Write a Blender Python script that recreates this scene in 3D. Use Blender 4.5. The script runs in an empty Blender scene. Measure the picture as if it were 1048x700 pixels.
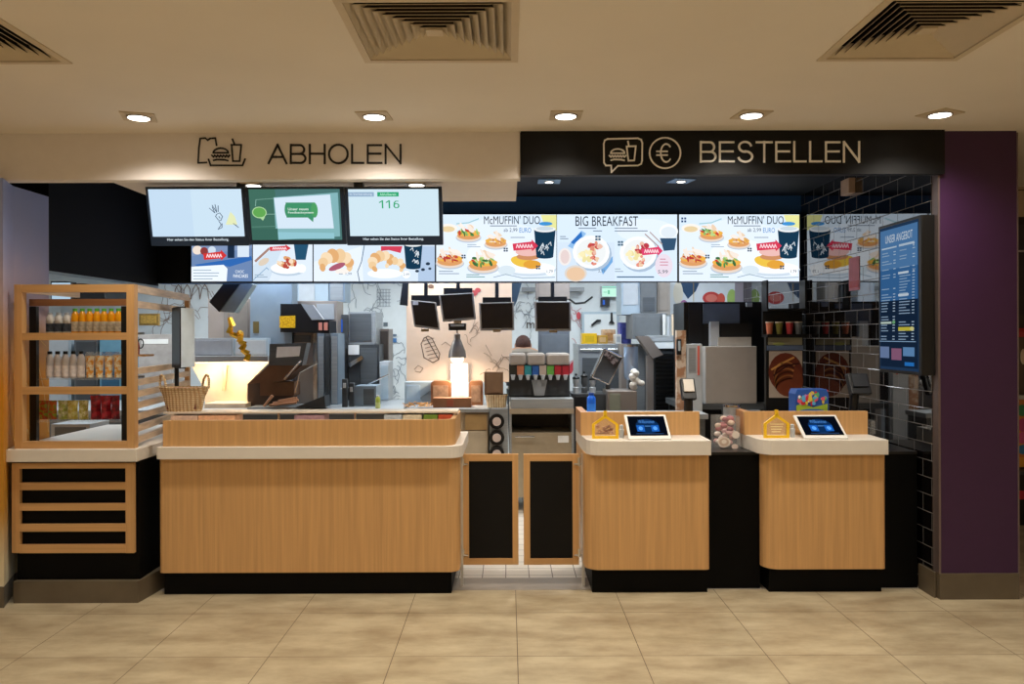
import bpy, bmesh, math, random
from mathutils import Vector, Matrix
random.seed(7)
scn = bpy.context.scene
COL = scn.collection

# ------------------------------------------------------------------ camera
EYE = 1.546; FPX = 815.0; CX = 520.0; CY = 343.0; ROLL = 0.2
cam_d = bpy.data.cameras.new('camera'); cam = bpy.data.objects.new('camera', cam_d); COL.objects.link(cam)
cam_d.sensor_width = 36.0; cam_d.lens = FPX*36.0/1048.0
cam_d.shift_x = (524-CX)/1048.0; cam_d.shift_y = (CY-350)/1048.0
cam_d.clip_start = 0.05; cam_d.clip_end = 60
cam.matrix_world = Matrix.Translation((0, 0, EYE)) @ Matrix.Rotation(math.radians(90), 4, 'X') @ Matrix.Rotation(math.radians(-ROLL), 4, 'Z')
scn.camera = cam

# ------------------------------------------------------------------ world, exposure, lights
w = bpy.data.worlds.new('world'); scn.world = w; w.use_nodes = True
w.node_tree.nodes['Background'].inputs[0].default_value = (0.9, 0.8, 0.7, 1)
w.node_tree.nodes['Background'].inputs[1].default_value = 0.02
scn.view_settings.view_transform = 'Standard'; scn.view_settings.look = 'None'
scn.view_settings.exposure = 0.0; scn.view_settings.gamma = 1.0; scn.view_settings.use_curve_mapping = False
WARM = (1.0, 0.92, 0.81)
COOL = (0.86, 0.95, 1.0)
E_FRONT = 62.0      # watts of a front-row downlight
E_HALL_ADDED = 105.0       # watts of an unseen hall downlight, added for bounce light
E_KITCHEN = 30.0    # watts of a kitchen ceiling light
def light(name, kind, loc, energy, color, size=0.1, rot=(0, 0, 0), spot=120, blend=0.8, size_y=None, parent=None):
    d = bpy.data.lights.new(name, kind); d.energy = energy; d.color = color
    if kind == 'SPOT':
        d.spot_size = math.radians(spot); d.spot_blend = blend; d.shadow_soft_size = size
    elif kind == 'AREA':
        d.size = size
        if size_y: d.shape = 'RECTANGLE'; d.size_y = size_y
    else: d.shadow_soft_size = size
    o = bpy.data.objects.new(name, d); COL.objects.link(o); o.location = loc; o.rotation_euler = rot
    if parent: o.parent = parent; o.location = Vector(loc)-parent.location
    return o

# ------------------------------------------------------------------ pixel <-> place
def at(px, py, Y):
    t = math.tan(math.radians(ROLL))
    y = py + t*(px-CX); x = px - t*(py-CY)
    return ((x-CX)*Y/FPX, EYE-(y-CY)*Y/FPX)
def rect(x0, y0, x1, y1, Y):
    cx, cz = at((x0+x1)/2, (y0+y1)/2, Y); s = Y/FPX/2
    return cx-(x1-x0)*s, cx+(x1-x0)*s, cz-(y1-y0)*s, cz+(y1-y0)*s
def zat(py, Y, px=CX): return at(px, py, Y)[1]
def xat(px, Y, py=CY): return at(px, py, Y)[0]

# ------------------------------------------------------------------ materials
def lin(c):
    if isinstance(c, str): c = tuple(int(c[i:i+2], 16) for i in (0, 2, 4))
    return tuple(((v/255)/12.92 if v/255 <= 0.04045 else ((v/255+0.055)/1.055)**2.4) for v in c)
MATS = {}
def mat(name, c='808080', rough=0.5, metal=0.0, var=0.08, scale=12.0, bump=0.0, spec=0.5, alpha=1.0, trans=0.0, ior=1.5, stretch=None):
    if name in MATS: return MATS[name]
    m = bpy.data.materials.new(name); m.use_nodes = True; nt = m.node_tree; N = nt.nodes; L = nt.links
    p = N['Principled BSDF']; c = lin(c)
    p.inputs['Roughness'].default_value = rough; p.inputs['Metallic'].default_value = metal
    p.inputs['Specular IOR Level'].default_value = spec; p.inputs['IOR'].default_value = ior
    p.inputs['Alpha'].default_value = alpha; p.inputs['Transmission Weight'].default_value = trans
    tc = N.new('ShaderNodeTexCoord'); mp = N.new('ShaderNodeMapping'); nz = N.new('ShaderNodeTexNoise')
    L.new(tc.outputs['Object'], mp.inputs[0]); L.new(mp.outputs[0], nz.inputs['Vector'])
    if stretch: mp.inputs['Scale'].default_value = stretch
    nz.inputs['Scale'].default_value = scale; nz.inputs['Detail'].default_value = 4
    r = N.new('ShaderNodeValToRGB'); L.new(nz.outputs[0], r.inputs[0])
    r.color_ramp.elements[0].position = 0.3; r.color_ramp.elements[1].position = 0.7
    r.color_ramp.elements[0].color = (*[max(0, v*(1-var)) for v in c], 1); r.color_ramp.elements[1].color = (*[min(1, v*(1+var)) for v in c], 1)
    L.new(r.outputs[0], p.inputs['Base Color'])
    if bump:
        b = N.new('ShaderNodeBump'); b.inputs['Strength'].default_value = bump; b.inputs['Distance'].default_value = 0.01
        L.new(nz.outputs[0], b.inputs['Height']); L.new(b.outputs[0], p.inputs['Normal'])
    MATS[name] = m; return m
def glow(name, c, s=1.0):
    if name in MATS: return MATS[name]
    m = bpy.data.materials.new(name); m.use_nodes = True; nt = m.node_tree
    for n in list(nt.nodes): nt.nodes.remove(n)
    e = nt.nodes.new('ShaderNodeEmission'); o = nt.nodes.new('ShaderNodeOutputMaterial')
    e.inputs[0].default_value = (*lin(c), 1); e.inputs[1].default_value = s; nt.links.new(e.outputs[0], o.inputs[0])
    MATS[name] = m; return m
def wood(name, c, var=0.16, rough=0.42, axis=2):
    if name in MATS: return MATS[name]
    m = mat(name, c, rough=rough, var=var, scale=1.0, spec=0.35); nt = m.node_tree
    s = [60, 60, 60]; s[axis] = 1.6
    for n in nt.nodes:
        if n.type == 'MAPPING': n.inputs['Scale'].default_value = s
    return m
def artmat(name, glowing, strength=1.0, rough=0.4):
    if name in MATS: return MATS[name]
    m = bpy.data.materials.new(name); m.use_nodes = True; nt = m.node_tree; N = nt.nodes
    a = N.new('ShaderNodeAttribute'); a.attribute_name = 'col'
    if glowing:
        N.remove(N['Principled BSDF']); e = N.new('ShaderNodeEmission'); e.inputs[1].default_value = strength
        nt.links.new(a.outputs['Color'], e.inputs[0]); nt.links.new(e.outputs[0], N['Material Output'].inputs[0])
    else:
        nt.links.new(a.outputs['Color'], N['Principled BSDF'].inputs['Base Color']); N['Principled BSDF'].inputs['Roughness'].default_value = rough
    MATS[name] = m; return m

OAK = wood('oak_laminate', 'CB9E68', var=0.11); OAKX = wood('oak_rail', 'C89B66', axis=0, var=0.1); OAKY_LIT = wood('oak_lit_side_rail', 'E0C6A8', axis=1)  # side-rail oak is paler: light on the rails put into the colour
WHITE_TOP = mat('solid_surface_top', 'E2DCD2', rough=0.35, var=0.02)
BLACK = mat('black_laminate', '020202', rough=0.55, var=0.1, spec=0.12)
BLACKPL = mat('black_plastic', '090A0C', rough=0.4)
NAVY = mat('navy_paint', '1A5496', rough=0.6, var=0.05)
BLACKW = mat('black_paint', '030408', rough=0.7, spec=0.2)
STEEL = mat('brushed_steel', '9DA1A3', rough=0.42, metal=0.35, var=0.1, scale=3, stretch=(1, 1, 30))
DSTEEL = mat('dark_steel', '5C6063', rough=0.4, metal=0.25, var=0.12, scale=3, stretch=(1, 1, 20))
GREYP = mat('grey_panel', '8E9194', rough=0.5, var=0.05)
LGREY = mat('light_grey_plastic', 'B9BEC2', rough=0.45, var=0.05)
DGREY = mat('dark_grey_panel', '3A3D40', rough=0.45, var=0.08)
WALLW = mat('white_wall_paint', 'DADFE0', rough=0.6, var=0.03)
CEIL = mat('ceiling_paint', 'E6DDCF', rough=0.8, var=0.02, scale=2)
TAN = mat('tan_board', 'D0B49C', rough=0.6, var=0.03)
CARD = mat('brown_cardboard', '8A5A38', rough=0.7)
GLASS = mat('clear_glass', 'F4FAFA', rough=0.03, alpha=0.16, spec=0.6, var=0)
CLEARP = mat('clear_plastic', 'F0F0EC', rough=0.1, alpha=0.14, spec=0.6, var=0)
CHROME = mat('chrome', 'D8D8D8', rough=0.15, metal=1.0, var=0)
REDP = mat('red_plastic', 'B4202A', rough=0.4); YELP = mat('yellow_plastic', 'F2C21A', rough=0.4)
BLUEP = mat('blue_plastic', '1464D8', rough=0.35); GREENP = mat('green_plastic', '5FB53A', rough=0.4)
WHITEP = mat('white_plastic', 'E8E6E0', rough=0.35, var=0.02)
ORANGEJ = mat('orange_juice', 'F5A614', rough=0.25)
PAPER = mat('white_paper', 'E4E4E2', rough=0.7)
TAPE = {}

# ------------------------------------------------------------------ objects
def setp(o, **k):
    for a, v in k.items():
        if v: o[a] = v
    return o
def thing(name, label, cat, loc, group=None):
    o = bpy.data.objects.new(name, None); COL.objects.link(o); o.location = loc; o.empty_display_size = 0.1
    return setp(o, label=label, category=cat, group=group)
def wroot(p):
    v = Vector((0, 0, 0))
    while p is not None: v += p.location; p = p.parent
    return v
class B:
    def __init__(s): s.v = []; s.f = []
    def add(s, vs, fs):
        n = len(s.v); s.v += [Vector(v) for v in vs]; s.f += [tuple(i+n for i in f) for f in fs]; return s
    def box(s, x0, x1, y0, y1, z0, z1):
        vs = [(x, y, z) for z in (z0, z1) for y in (y0, y1) for x in (x0, x1)]
        return s.add(vs, [(0, 2, 3, 1), (4, 5, 7, 6), (0, 1, 5, 4), (2, 6, 7, 3), (0, 4, 6, 2), (1, 3, 7, 5)])
    def pbox(s, px0, py0, px1, py1, Y, d):
        x0, x1, z0, z1 = rect(px0, py0, px1, py1, Y); return s.box(x0, x1, Y, Y+d, z0, z1)
    def hexa(s, a, b):   # two quads (each 4 points, same winding) joined
        return s.add(list(a)+list(b), [(3, 2, 1, 0), (4, 5, 6, 7), (0, 1, 5, 4), (1, 2, 6, 5), (2, 3, 7, 6), (3, 0, 4, 7)])
    def prism(s, pts, lo, hi, axis=2):   # outline in the two other axes
        n = len(pts)
        def mk(p, h):
            if axis == 2: return (p[0], p[1], h)
            if axis == 1: return (p[0], h, p[1])
            return (h, p[0], p[1])
        vs = [mk(p, lo) for p in pts]+[mk(p, hi) for p in pts]
        return s.add(vs, [tuple(range(n))[::-1], tuple(range(n, 2*n))]+[(i, (i+1) % n, n+(i+1) % n, n+i) for i in range(n)])
    def tube(s, a, b, r0, r1=None, n=12, cap=True):
        r1 = r0 if r1 is None else r1; a = Vector(a); b = Vector(b); d = (b-a).normalized()
        u = d.orthogonal().normalized(); v = d.cross(u); vs = []
        for c, r in ((a, r0), (b, r1)):
            for i in range(n):
                t = 2*math.pi*i/n; vs.append(c+u*math.cos(t)*r+v*math.sin(t)*r)
        fs = [(i, (i+1) % n, n+(i+1) % n, n+i) for i in range(n)]
        if cap: fs += [tuple(range(n))[::-1], tuple(range(n, 2*n))]
        return s.add(vs, fs)
    def path(s, pts, r, n=8):
        for a, b in zip(pts, pts[1:]): s.tube(a, b, r, r, n)
        return s
    def lathe(s, prof, c, n=16, sx=1, sy=1):   # prof: (radius, z)
        vs = []; m = len(prof)
        for r, z in prof:
            for i in range(n):
                t = 2*math.pi*i/n; vs.append((c[0]+math.cos(t)*r*sx, c[1]+math.sin(t)*r*sy, c[2]+z))
        fs = [(j*n+i, j*n+(i+1) % n, (j+1)*n+(i+1) % n, (j+1)*n+i) for j in range(m-1) for i in range(n)]
        fs += [tuple(range(n))[::-1], tuple(range((m-1)*n, m*n))]
        return s.add(vs, fs)
    def ball(s, c, rx, ry, rz, n=12, m=8):
        prof = [(math.sin(math.pi*j/m)+1e-4, -math.cos(math.pi*j/m)) for j in range(m+1)]
        vs = []
        for r, z in prof:
            for i in range(n):
                t = 2*math.pi*i/n; vs.append((c[0]+math.cos(t)*r*rx, c[1]+math.sin(t)*r*ry, c[2]+z*rz))
        return s.add(vs, [(j*n+i, j*n+(i+1) % n, (j+1)*n+(i+1) % n, (j+1)*n+i) for j in range(m) for i in range(n)])
    def obj(s, name, m, parent=None, label=None, cat=None, group=None, kind=None, bev=0.0, smooth=False):
        me = bpy.data.meshes.new(name)
        if parent is not None: off = wroot(parent)
        else:
            xs = [v.x for v in s.v]; ys = [v.y for v in s.v]; zs = [v.z for v in s.v]
            off = Vector(((min(xs)+max(xs))/2, (min(ys)+max(ys))/2, min(zs)))
        me.from_pydata([v-off for v in s.v], [], s.f); me.materials.append(m)
        bm = bmesh.new(); bm.from_mesh(me); bmesh.ops.recalc_face_normals(bm, faces=bm.faces); bm.to_mesh(me); bm.free()
        o = bpy.data.objects.new(name, me); COL.objects.link(o)
        if parent is not None: o.parent = parent
        else: o.location = off
        if bev:
            b = o.modifiers.new('bevel', 'BEVEL'); b.width = bev; b.segments = 2; b.limit_method = 'ANGLE'
        if smooth:
            for p in me.polygons: p.use_smooth = True
            if hasattr(me, 'set_sharp_from_angle'): me.set_sharp_from_angle(angle=math.radians(40))
        return setp(o, label=label, category=cat, group=group, kind=kind)
def struct(name, b, m, **k): return b.obj(name, m, kind='structure', **k)

_txt = {}
def text_mesh(s, bold=False):
    if (s, bold) in _txt: return _txt[(s, bold)]
    cu = bpy.data.curves.new('lettering_curve', 'FONT'); cu.body = s; cu.resolution_u = 3
    if bold: cu.offset = 0.006
    o = bpy.data.objects.new('lettering_curve', cu); COL.objects.link(o)
    me = bpy.data.meshes.new_from_object(o.evaluated_get(bpy.context.evaluated_depsgraph_get()))
    vs = [v.co.copy() for v in me.vertices]; fs = [tuple(p.vertices) for p in me.polygons]
    bpy.data.objects.remove(o); bpy.data.curves.remove(cu); bpy.data.meshes.remove(me)
    x0 = min(v.x for v in vs); x1 = max(v.x for v in vs); y0 = min(v.y for v in vs); y1 = max(v.y for v in vs)
    vs = [((v.x-x0)/(x1-x0), (v.y-y0)/(y1-y0)) for v in vs]
    _txt[(s, bold)] = (vs, fs); return vs, fs

def ribbon(pts, wd, closed=False):   # list of quads along a 2-D polyline
    out = []; P = list(pts)+([pts[0]] if closed else [])
    for (x0, y0), (x1, y1) in zip(P, P[1:]):
        l = math.hypot(x1-x0, y1-y0) or 1e-6; dx = (x1-x0)/l*wd/2; dy = (y1-y0)/l*wd/2
        out.append([(x0-dx*0.9-dy, y0-dy*0.9+dx), (x1+dx*0.9-dy, y1+dy*0.9+dx), (x1+dx*0.9+dy, y1+dy*0.9-dx), (x0-dx*0.9+dy, y0-dy*0.9-dx)])
    return out
def ell(cx, cy, rx, ry, rot=0, n=20, a0=0, a1=360):
    out = []; c = math.cos(math.radians(rot)); s_ = math.sin(math.radians(rot)); k = n if a1-a0 < 360 else n-1
    for i in range(n):
        t = math.radians(a0+(a1-a0)*i/k*(1 if a1-a0 < 360 else (n-1)/n)); x = math.cos(t)*rx; y = math.sin(t)*ry
        out.append((cx+x*c-y*s_, cy+x*s_+y*c))
    return out
def art(name, parent, mapf, shapes, m, label=None, step=0.0006):
    vs = []; fs = []; cs = []; k = 0
    def poly(pts, c, layer):
        n = len(vs); vs.extend(mapf(x, y, layer*step) for x, y in pts); fs.append(tuple(range(n, n+len(pts)))); cs.append(lin(c))
    for sh in shapes:
        t = sh[0]; k += 1; ly = 1+k*0.25
        if t == 'r': poly([(sh[1], sh[2]), (sh[3], sh[2]), (sh[3], sh[4]), (sh[1], sh[4])], sh[5], ly)
        elif t == 'e': poly(ell(sh[1], sh[2], sh[3], sh[4], sh[6] if len(sh) > 6 else 0), sh[5], ly)
        elif t == 'p': poly(sh[1], sh[2], ly)
        elif t == 'l':
            for q in ribbon(sh[1], sh[2]): poly(q, sh[3], ly)
        elif t == 't':
            tv, tf = text_mesh(sh[1], len(sh) > 7); n = len(vs); x0, y0, x1, y1 = sh[2:6]
            vs.extend(mapf(x0+u*(x1-x0), y1-v*(y1-y0), ly*step) for u, v in tv)
            for f in tf: fs.append(tuple(i+n for i in f)); cs.append(lin(sh[6]))
    off = wroot(parent) if parent is not None else Vector((0, 0, 0))
    me = bpy.data.meshes.new(name); me.from_pydata([Vector(v)-off for v in vs], [], fs); me.materials.append(m)
    ca = me.color_attributes.new('col', 'FLOAT_COLOR', 'CORNER')
    for p, c in zip(me.polygons, cs):
        for li in p.loop_indices: ca.data[li].color = (*c, 1)
    o = bpy.data.objects.new(name, me); COL.objects.link(o)
    if parent is not None: o.parent = parent
    if label: o['label'] = label
    return o
def flat(Y): return lambda x, y, l: (lambda a: (a[0], Y-l, a[1]))(at(x, y, Y))
def copy_tree(o, loc, parent=None, label=None):
    c = o.copy(); COL.objects.link(c)
    if parent is None: c.location = loc
    else: c.parent = parent
    if label: c['label'] = label
    for ch in list(o.children): copy_tree(ch, None, c)
    return c
ORD = ['first', 'second', 'third', 'fourth', 'fifth', 'sixth', 'seventh', 'eighth', 'ninth', 'tenth']
GLOWART = artmat('screen_picture', True, 1.12); PRINTART = artmat('printed_picture', False)

# ================================================================== THE SETTING
CEILZ = EYE+1.18; YS = 4.64; YM = 6.79; XR = 2.5; XL = -2.98; YB = 10.5; XK = -5.9
# floor of the hall: large beige stone tiles
def floor_mat():
    m = bpy.data.materials.new('stone_floor_tile'); m.use_nodes = True; nt = m.node_tree; N = nt.nodes; L = nt.links; p = N['Principled BSDF']
    g = N.new('ShaderNodeNewGeometry'); mp = N.new('ShaderNodeMapping'); L.new(g.outputs['Position'], mp.inputs[0]); mp.inputs['Location'].default_value = (-0.04, -4.436, 0)
    br = N.new('ShaderNodeTexBrick'); L.new(mp.outputs[0], br.inputs[0]); br.offset = 0.0; br.squash = 1.0
    br.inputs['Scale'].default_value = 1; br.inputs['Brick Width'].default_value = 0.6; br.inputs['Row Height'].default_value = 0.6
    br.inputs['Mortar Size'].default_value = 0.0022; br.inputs['Mortar Smooth'].default_value = 0.3
    n1 = N.new('ShaderNodeTexNoise'); n1.inputs['Scale'].default_value = 2.6; n1.inputs['Detail'].default_value = 11; n1.inputs['Roughness'].default_value = 0.62
    mp2 = N.new('ShaderNodeMapping'); mp2.inputs['Scale'].default_value = (1, 2.2, 1); L.new(g.outputs['Position'], mp2.inputs[0]); L.new(mp2.outputs[0], n1.inputs['Vector'])
    r = N.new('ShaderNodeValToRGB'); L.new(n1.outputs[0], r.inputs[0])
    r.color_ramp.elements[0].position = 0.33; r.color_ramp.elements[0].color = (*lin('968569'), 1); r.color_ramp.elements[1].position = 0.66; r.color_ramp.elements[1].color = (*lin('BFB192'), 1)
    L.new(r.outputs[0], br.inputs['Color1']); L.new(r.outputs[0], br.inputs['Color2']); br.inputs['Mortar'].default_value = (*lin('5C4B38'), 1)
    L.new(br.outputs['Color'], p.inputs['Base Color']); p.inputs['Roughness'].default_value = 0.38; p.inputs['Specular IOR Level'].default_value = 0.35
    return m
struct('floor', B().box(-6, 6, -6, 4.83, -0.1, 0), floor_mat())
def grid_mat(name, size, c1, mort, ms, rough, off=(0, 0, 0), vert=False, width=None, offset=0.0, spec=0.5, ior=1.5, bump=0.0):
    m = bpy.data.materials.new(name); m.use_nodes = True; nt = m.node_tree; N = nt.nodes; L = nt.links; p = N['Principled BSDF']
    g = N.new('ShaderNodeNewGeometry'); sp = N.new('ShaderNodeSeparateXYZ'); cb = N.new('ShaderNodeCombineXYZ'); L.new(g.outputs['Position'], sp.inputs[0])
    if vert: L.new(sp.outputs[1], cb.inputs[0]); L.new(sp.outputs[2], cb.inputs[1])
    else: L.new(sp.outputs[0], cb.inputs[0]); L.new(sp.outputs[1], cb.inputs[1])
    mp = N.new('ShaderNodeMapping'); mp.inputs['Location'].default_value = off; L.new(cb.outputs[0], mp.inputs[0])
    br = N.new('ShaderNodeTexBrick'); L.new(mp.outputs[0], br.inputs[0]); br.offset = offset; br.squash = 1.0
    br.inputs['Scale'].default_value = 1; br.inputs['Brick Width'].default_value = width or size; br.inputs['Row Height'].default_value = size
    br.inputs['Mortar Size'].default_value = ms; br.inputs['Mortar Smooth'].default_value = 0.1
    br.inputs['Color1'].default_value = (*lin(c1), 1); br.inputs['Color2'].default_value = (*[v*0.9 for v in lin(c1)], 1); br.inputs['Mortar'].default_value = (*lin(mort), 1)
    L.new(br.outputs['Color'], p.inputs['Base Color']); p.inputs['Specular IOR Level'].default_value = spec; p.inputs['IOR'].default_value = ior
    mx = N.new('ShaderNodeMapRange'); L.new(br.outputs['Fac'], mx.inputs[0]); mx.inputs[3].default_value = rough; mx.inputs[4].default_value = 0.8; L.new(mx.outputs[0], p.inputs['Roughness'])
    if bump:
        b = N.new('ShaderNodeBump'); b.invert = True; b.inputs['Strength'].default_value = bump; b.inputs['Distance'].default_value = 0.003
        L.new(br.outputs['Fac'], b.inputs['Height']); L.new(b.outputs[0], p.inputs['Normal'])
    return m
struct('floor_kitchen', B().box(XK, XR+0.2, 5.07, YB+0.2, -0.1, 0.0), grid_mat('white_kitchen_tile', 0.15, 'D6CCBE', '6B6259', 0.003, 0.35, off=(0.02, -0.03, 0)))
struct('floor_threshold', B().box(XK, XR+0.2, 4.83, 5.07, -0.1, 0.001), mat('threshold_stone', '8E857A', rough=0.45, var=0.12, scale=4))
# ceiling of the hall with openings for three air diffusers
V_Y0, V_Y1 = 2.79, 3.42
VENTS = [(-2.51, -1.885), (-0.60, 0.034), (1.345, 1.925)]
b = B(); b.box(-6, 6, -6, V_Y0, CEILZ, CEILZ+0.05); b.box(-6, 6, V_Y1, YS, CEILZ, CEILZ+0.05)
xs = [-6]+[v for p in VENTS for v in p]+[6]
for i in range(0, len(xs), 2): b.box(xs[i], xs[i+1], V_Y0, V_Y1, CEILZ, CEILZ+0.05)
struct('ceiling', b, CEIL)
struct('ceiling_counter', B().box(XK, XR+0.2, YS+0.04, YM+0.04, CEILZ, CEILZ+0.05), mat('dark_navy_ceiling', '070F1E', rough=0.7, spec=0.2))
struct('ceiling_kitchen', B().box(XK, XR+0.2, YM+0.08, YB, 2.6, 2.65), WALLW)
HALLW = mat('hall_wall_paint', 'C8B8A2', rough=0.7)
struct('wall_hall_left', B().box(-6.1, -6, -6, 4.6, 0, CEILZ), HALLW)
struct('wall_hall_right', B().box(6, 6.1, -6, 9, 0, CEILZ), HALLW)
struct('wall_hall_back', B().box(-6, 6, -6.1, -6, 0, CEILZ), HALLW)
# mural pier on the left
def mural_mat():
    m = bpy.data.materials.new('wheat_mural_print'); m.use_nodes = True; nt = m.node_tree; N = nt.nodes; L = nt.links; p = N['Principled BSDF']
    g = N.new('ShaderNodeNewGeometry'); sp = N.new('ShaderNodeSeparateXYZ'); L.new(g.outputs['Position'], sp.inputs[0])
    nz = N.new('ShaderNodeTexNoise'); nz.inputs['Scale'].default_value = 2.2; nz.inputs['Detail'].default_value = 3; L.new(g.outputs['Position'], nz.inputs['Vector'])
    a = N.new('ShaderNodeMath'); a.operation = 'MULTIPLY_ADD'; a.inputs[1].default_value = 0.5; L.new(nz.outputs[0], a.inputs[0]); L.new(sp.outputs[2], a.inputs[2])
    mr = N.new('ShaderNodeMapRange'); mr.inputs[1].default_value = 0.4; mr.inputs[2].default_value = 2.9; L.new(a.outputs[0], mr.inputs[0])
    r = N.new('ShaderNodeValToRGB'); L.new(mr.outputs[0], r.inputs[0]); e = r.color_ramp.elements
    e[0].position = 0.0; e[0].color = (*lin('D9CFB0'), 1); e[1].position = 1.0; e[1].color = (*lin('93A4D8'), 1)
    for pos, c in ((0.18, 'C08A2A'), (0.42, 'DE9216'), (0.55, 'D0A070'), (0.64, 'C4B0BE'), (0.82, '9FA8D6')):
        q = e.new(pos); q.color = (*lin(c), 1)
    L.new(r.outputs[0], p.inputs['Base Color']); p.inputs['Roughness'].default_value = 0.6
    return m
struct('wall_mural', B().prism([(-6, 4.55), (-2.885, 4.55), (XL, 4.80), (XL, 5.17), (-6, 5.17)], 0.12, 2.455), mural_mat())
KERB = mat('kerb_tile', '5E5342', rough=0.5, var=0.15, scale=5)
struct('baseboard_mural', B().prism([(-6, 4.54), (-2.88, 4.54), (XL, 4.79), (XL, 5.17), (-6, 5.17)], 0, 0.12), KERB)
# fascia with the two signs, column and tiled wall
struct('wall_fascia', B().box(-6, xat(533, YS), YS, YS+0.06, zat(184, YS, 300)-0.002, CEILZ), CEIL)
struct('wall_fascia_right', B().box(xat(533, YS), 2.5, YS+0.03, YS+0.06, zat(178, YS, 750), CEILZ), BLACKW)
zs = 2.457
struct('ceiling_soffit', B().box(-2.334, xat(530, YS), YS+0.06, 5.42, zs, CEILZ), mat('soffit_paint', 'D8CCBE', rough=0.7, var=0.02))
struct('wall_bulkhead_left', B().box(XL-0.28, XL, 5.17, YM, 1.975, CEILZ), BLACKW)
struct('bulkhead_lit_underside', B().box(XL-0.28, XL, 5.17, YM, 1.955, 1.975), mat('blue_lit_underside', '8FA6B8', rough=0.5))  # underside of the black bulkhead, the bluish light on it painted in
struct('wall_bulkhead', B().box(XL, XR, YM, YM+0.08, 1.995, CEILZ), NAVY)
struct('wall_black_panel', B().box(XL, xat(195, YM), YM-0.03, YM, 1.995, CEILZ), BLACKW)
TILE = grid_mat('black_glazed_tile', 0.1025, '0B0809', '4C4A4A', 0.0022, 0.03, off=(-4.704, -1.101, 0), vert=True, width=0.2, offset=0.5, spec=0.9, ior=2.1, bump=0.35)
struct('wall_right', B().box(XR, XR+0.12, YS+0.06, YB, 0.0, CEILZ), TILE)
struct('baseboard_right', B().box(XR-0.012, XR, YS+0.02, 4.84, 0, 0.15), KERB)
PURPLE = mat('purple_laminate', '38173E', rough=0.5, var=0.04)
xc0, xc1 = xat(960, YS), xat(1041, YS)
struct('wall_column', B().box(xc0+0.012, xc1, YS, YS+0.06, 0.15, CEILZ), PURPLE)
struct('wall_column_side', B().box(xc1-0.05, xc1, YS+0.06, 5.3, 0.0, CEILZ), BLACKW)
struct('trim_column', B().box(xc0, xc0+0.012, YS-0.003, YS+0.06, 0.15, CEILZ-0.2), mat('brushed_trim', '7C6E6C', rough=0.35, metal=0.6))
struct('trim_column_right', B().box(xc1, xc1+0.008, YS-0.003, YS+0.06, 0.0, CEILZ-0.01), MATS['brushed_trim'])
struct('baseboard_column', B().box(xc0, xc1, YS-0.012, YS+0.06, 0, 0.15), KERB)
# kitchen walls
struct('wall_kitchen_back', B().box(XK, XR, YB, YB+0.1, 0, 2.65), WALLW)
struct('wall_kitchen_left', B().box(XK-0.1, XK, 5.17, YB, 0, CEILZ), WALLW)
struct('floor_side_hall', B().box(3.0, 6, 4.83, 9, -0.1, 0.0), bpy.data.materials['stone_floor_tile'])
struct('wall_side_hall', B().box(2.7, 6, 8.9, 9, 0, CEILZ), HALLW)
struct('ceiling_side_hall', B().box(xc1, 6, YS, 9, CEILZ, CEILZ+0.05), CEIL)

def side(x, y, l):
    Y = FPX*(-XL)/(CX-x); return (XL+0.001+l, Y, EYE-(y-CY)*Y/FPX)
MS = []
for P_ in ([(2, 345), (20, 372), (38, 420)], [(0, 352), (14, 385), (30, 450)], [(4, 395), (20, 420), (36, 458)], [(1, 420), (10, 440), (18, 458)], [(36, 360), (44, 395), (49, 440)], [(8, 300), (26, 330), (46, 352)]):
    MS.append(('l', P_, 0.7, 'E2B86A'))
art('wheat_stalk_print', None, side, MS, PRINTART)
o = bpy.data.objects['wheat_stalk_print']; o['label'] = 'thin pale wheat stalks printed on the orange and violet mural wall'; o['category'] = 'wall print'
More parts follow.
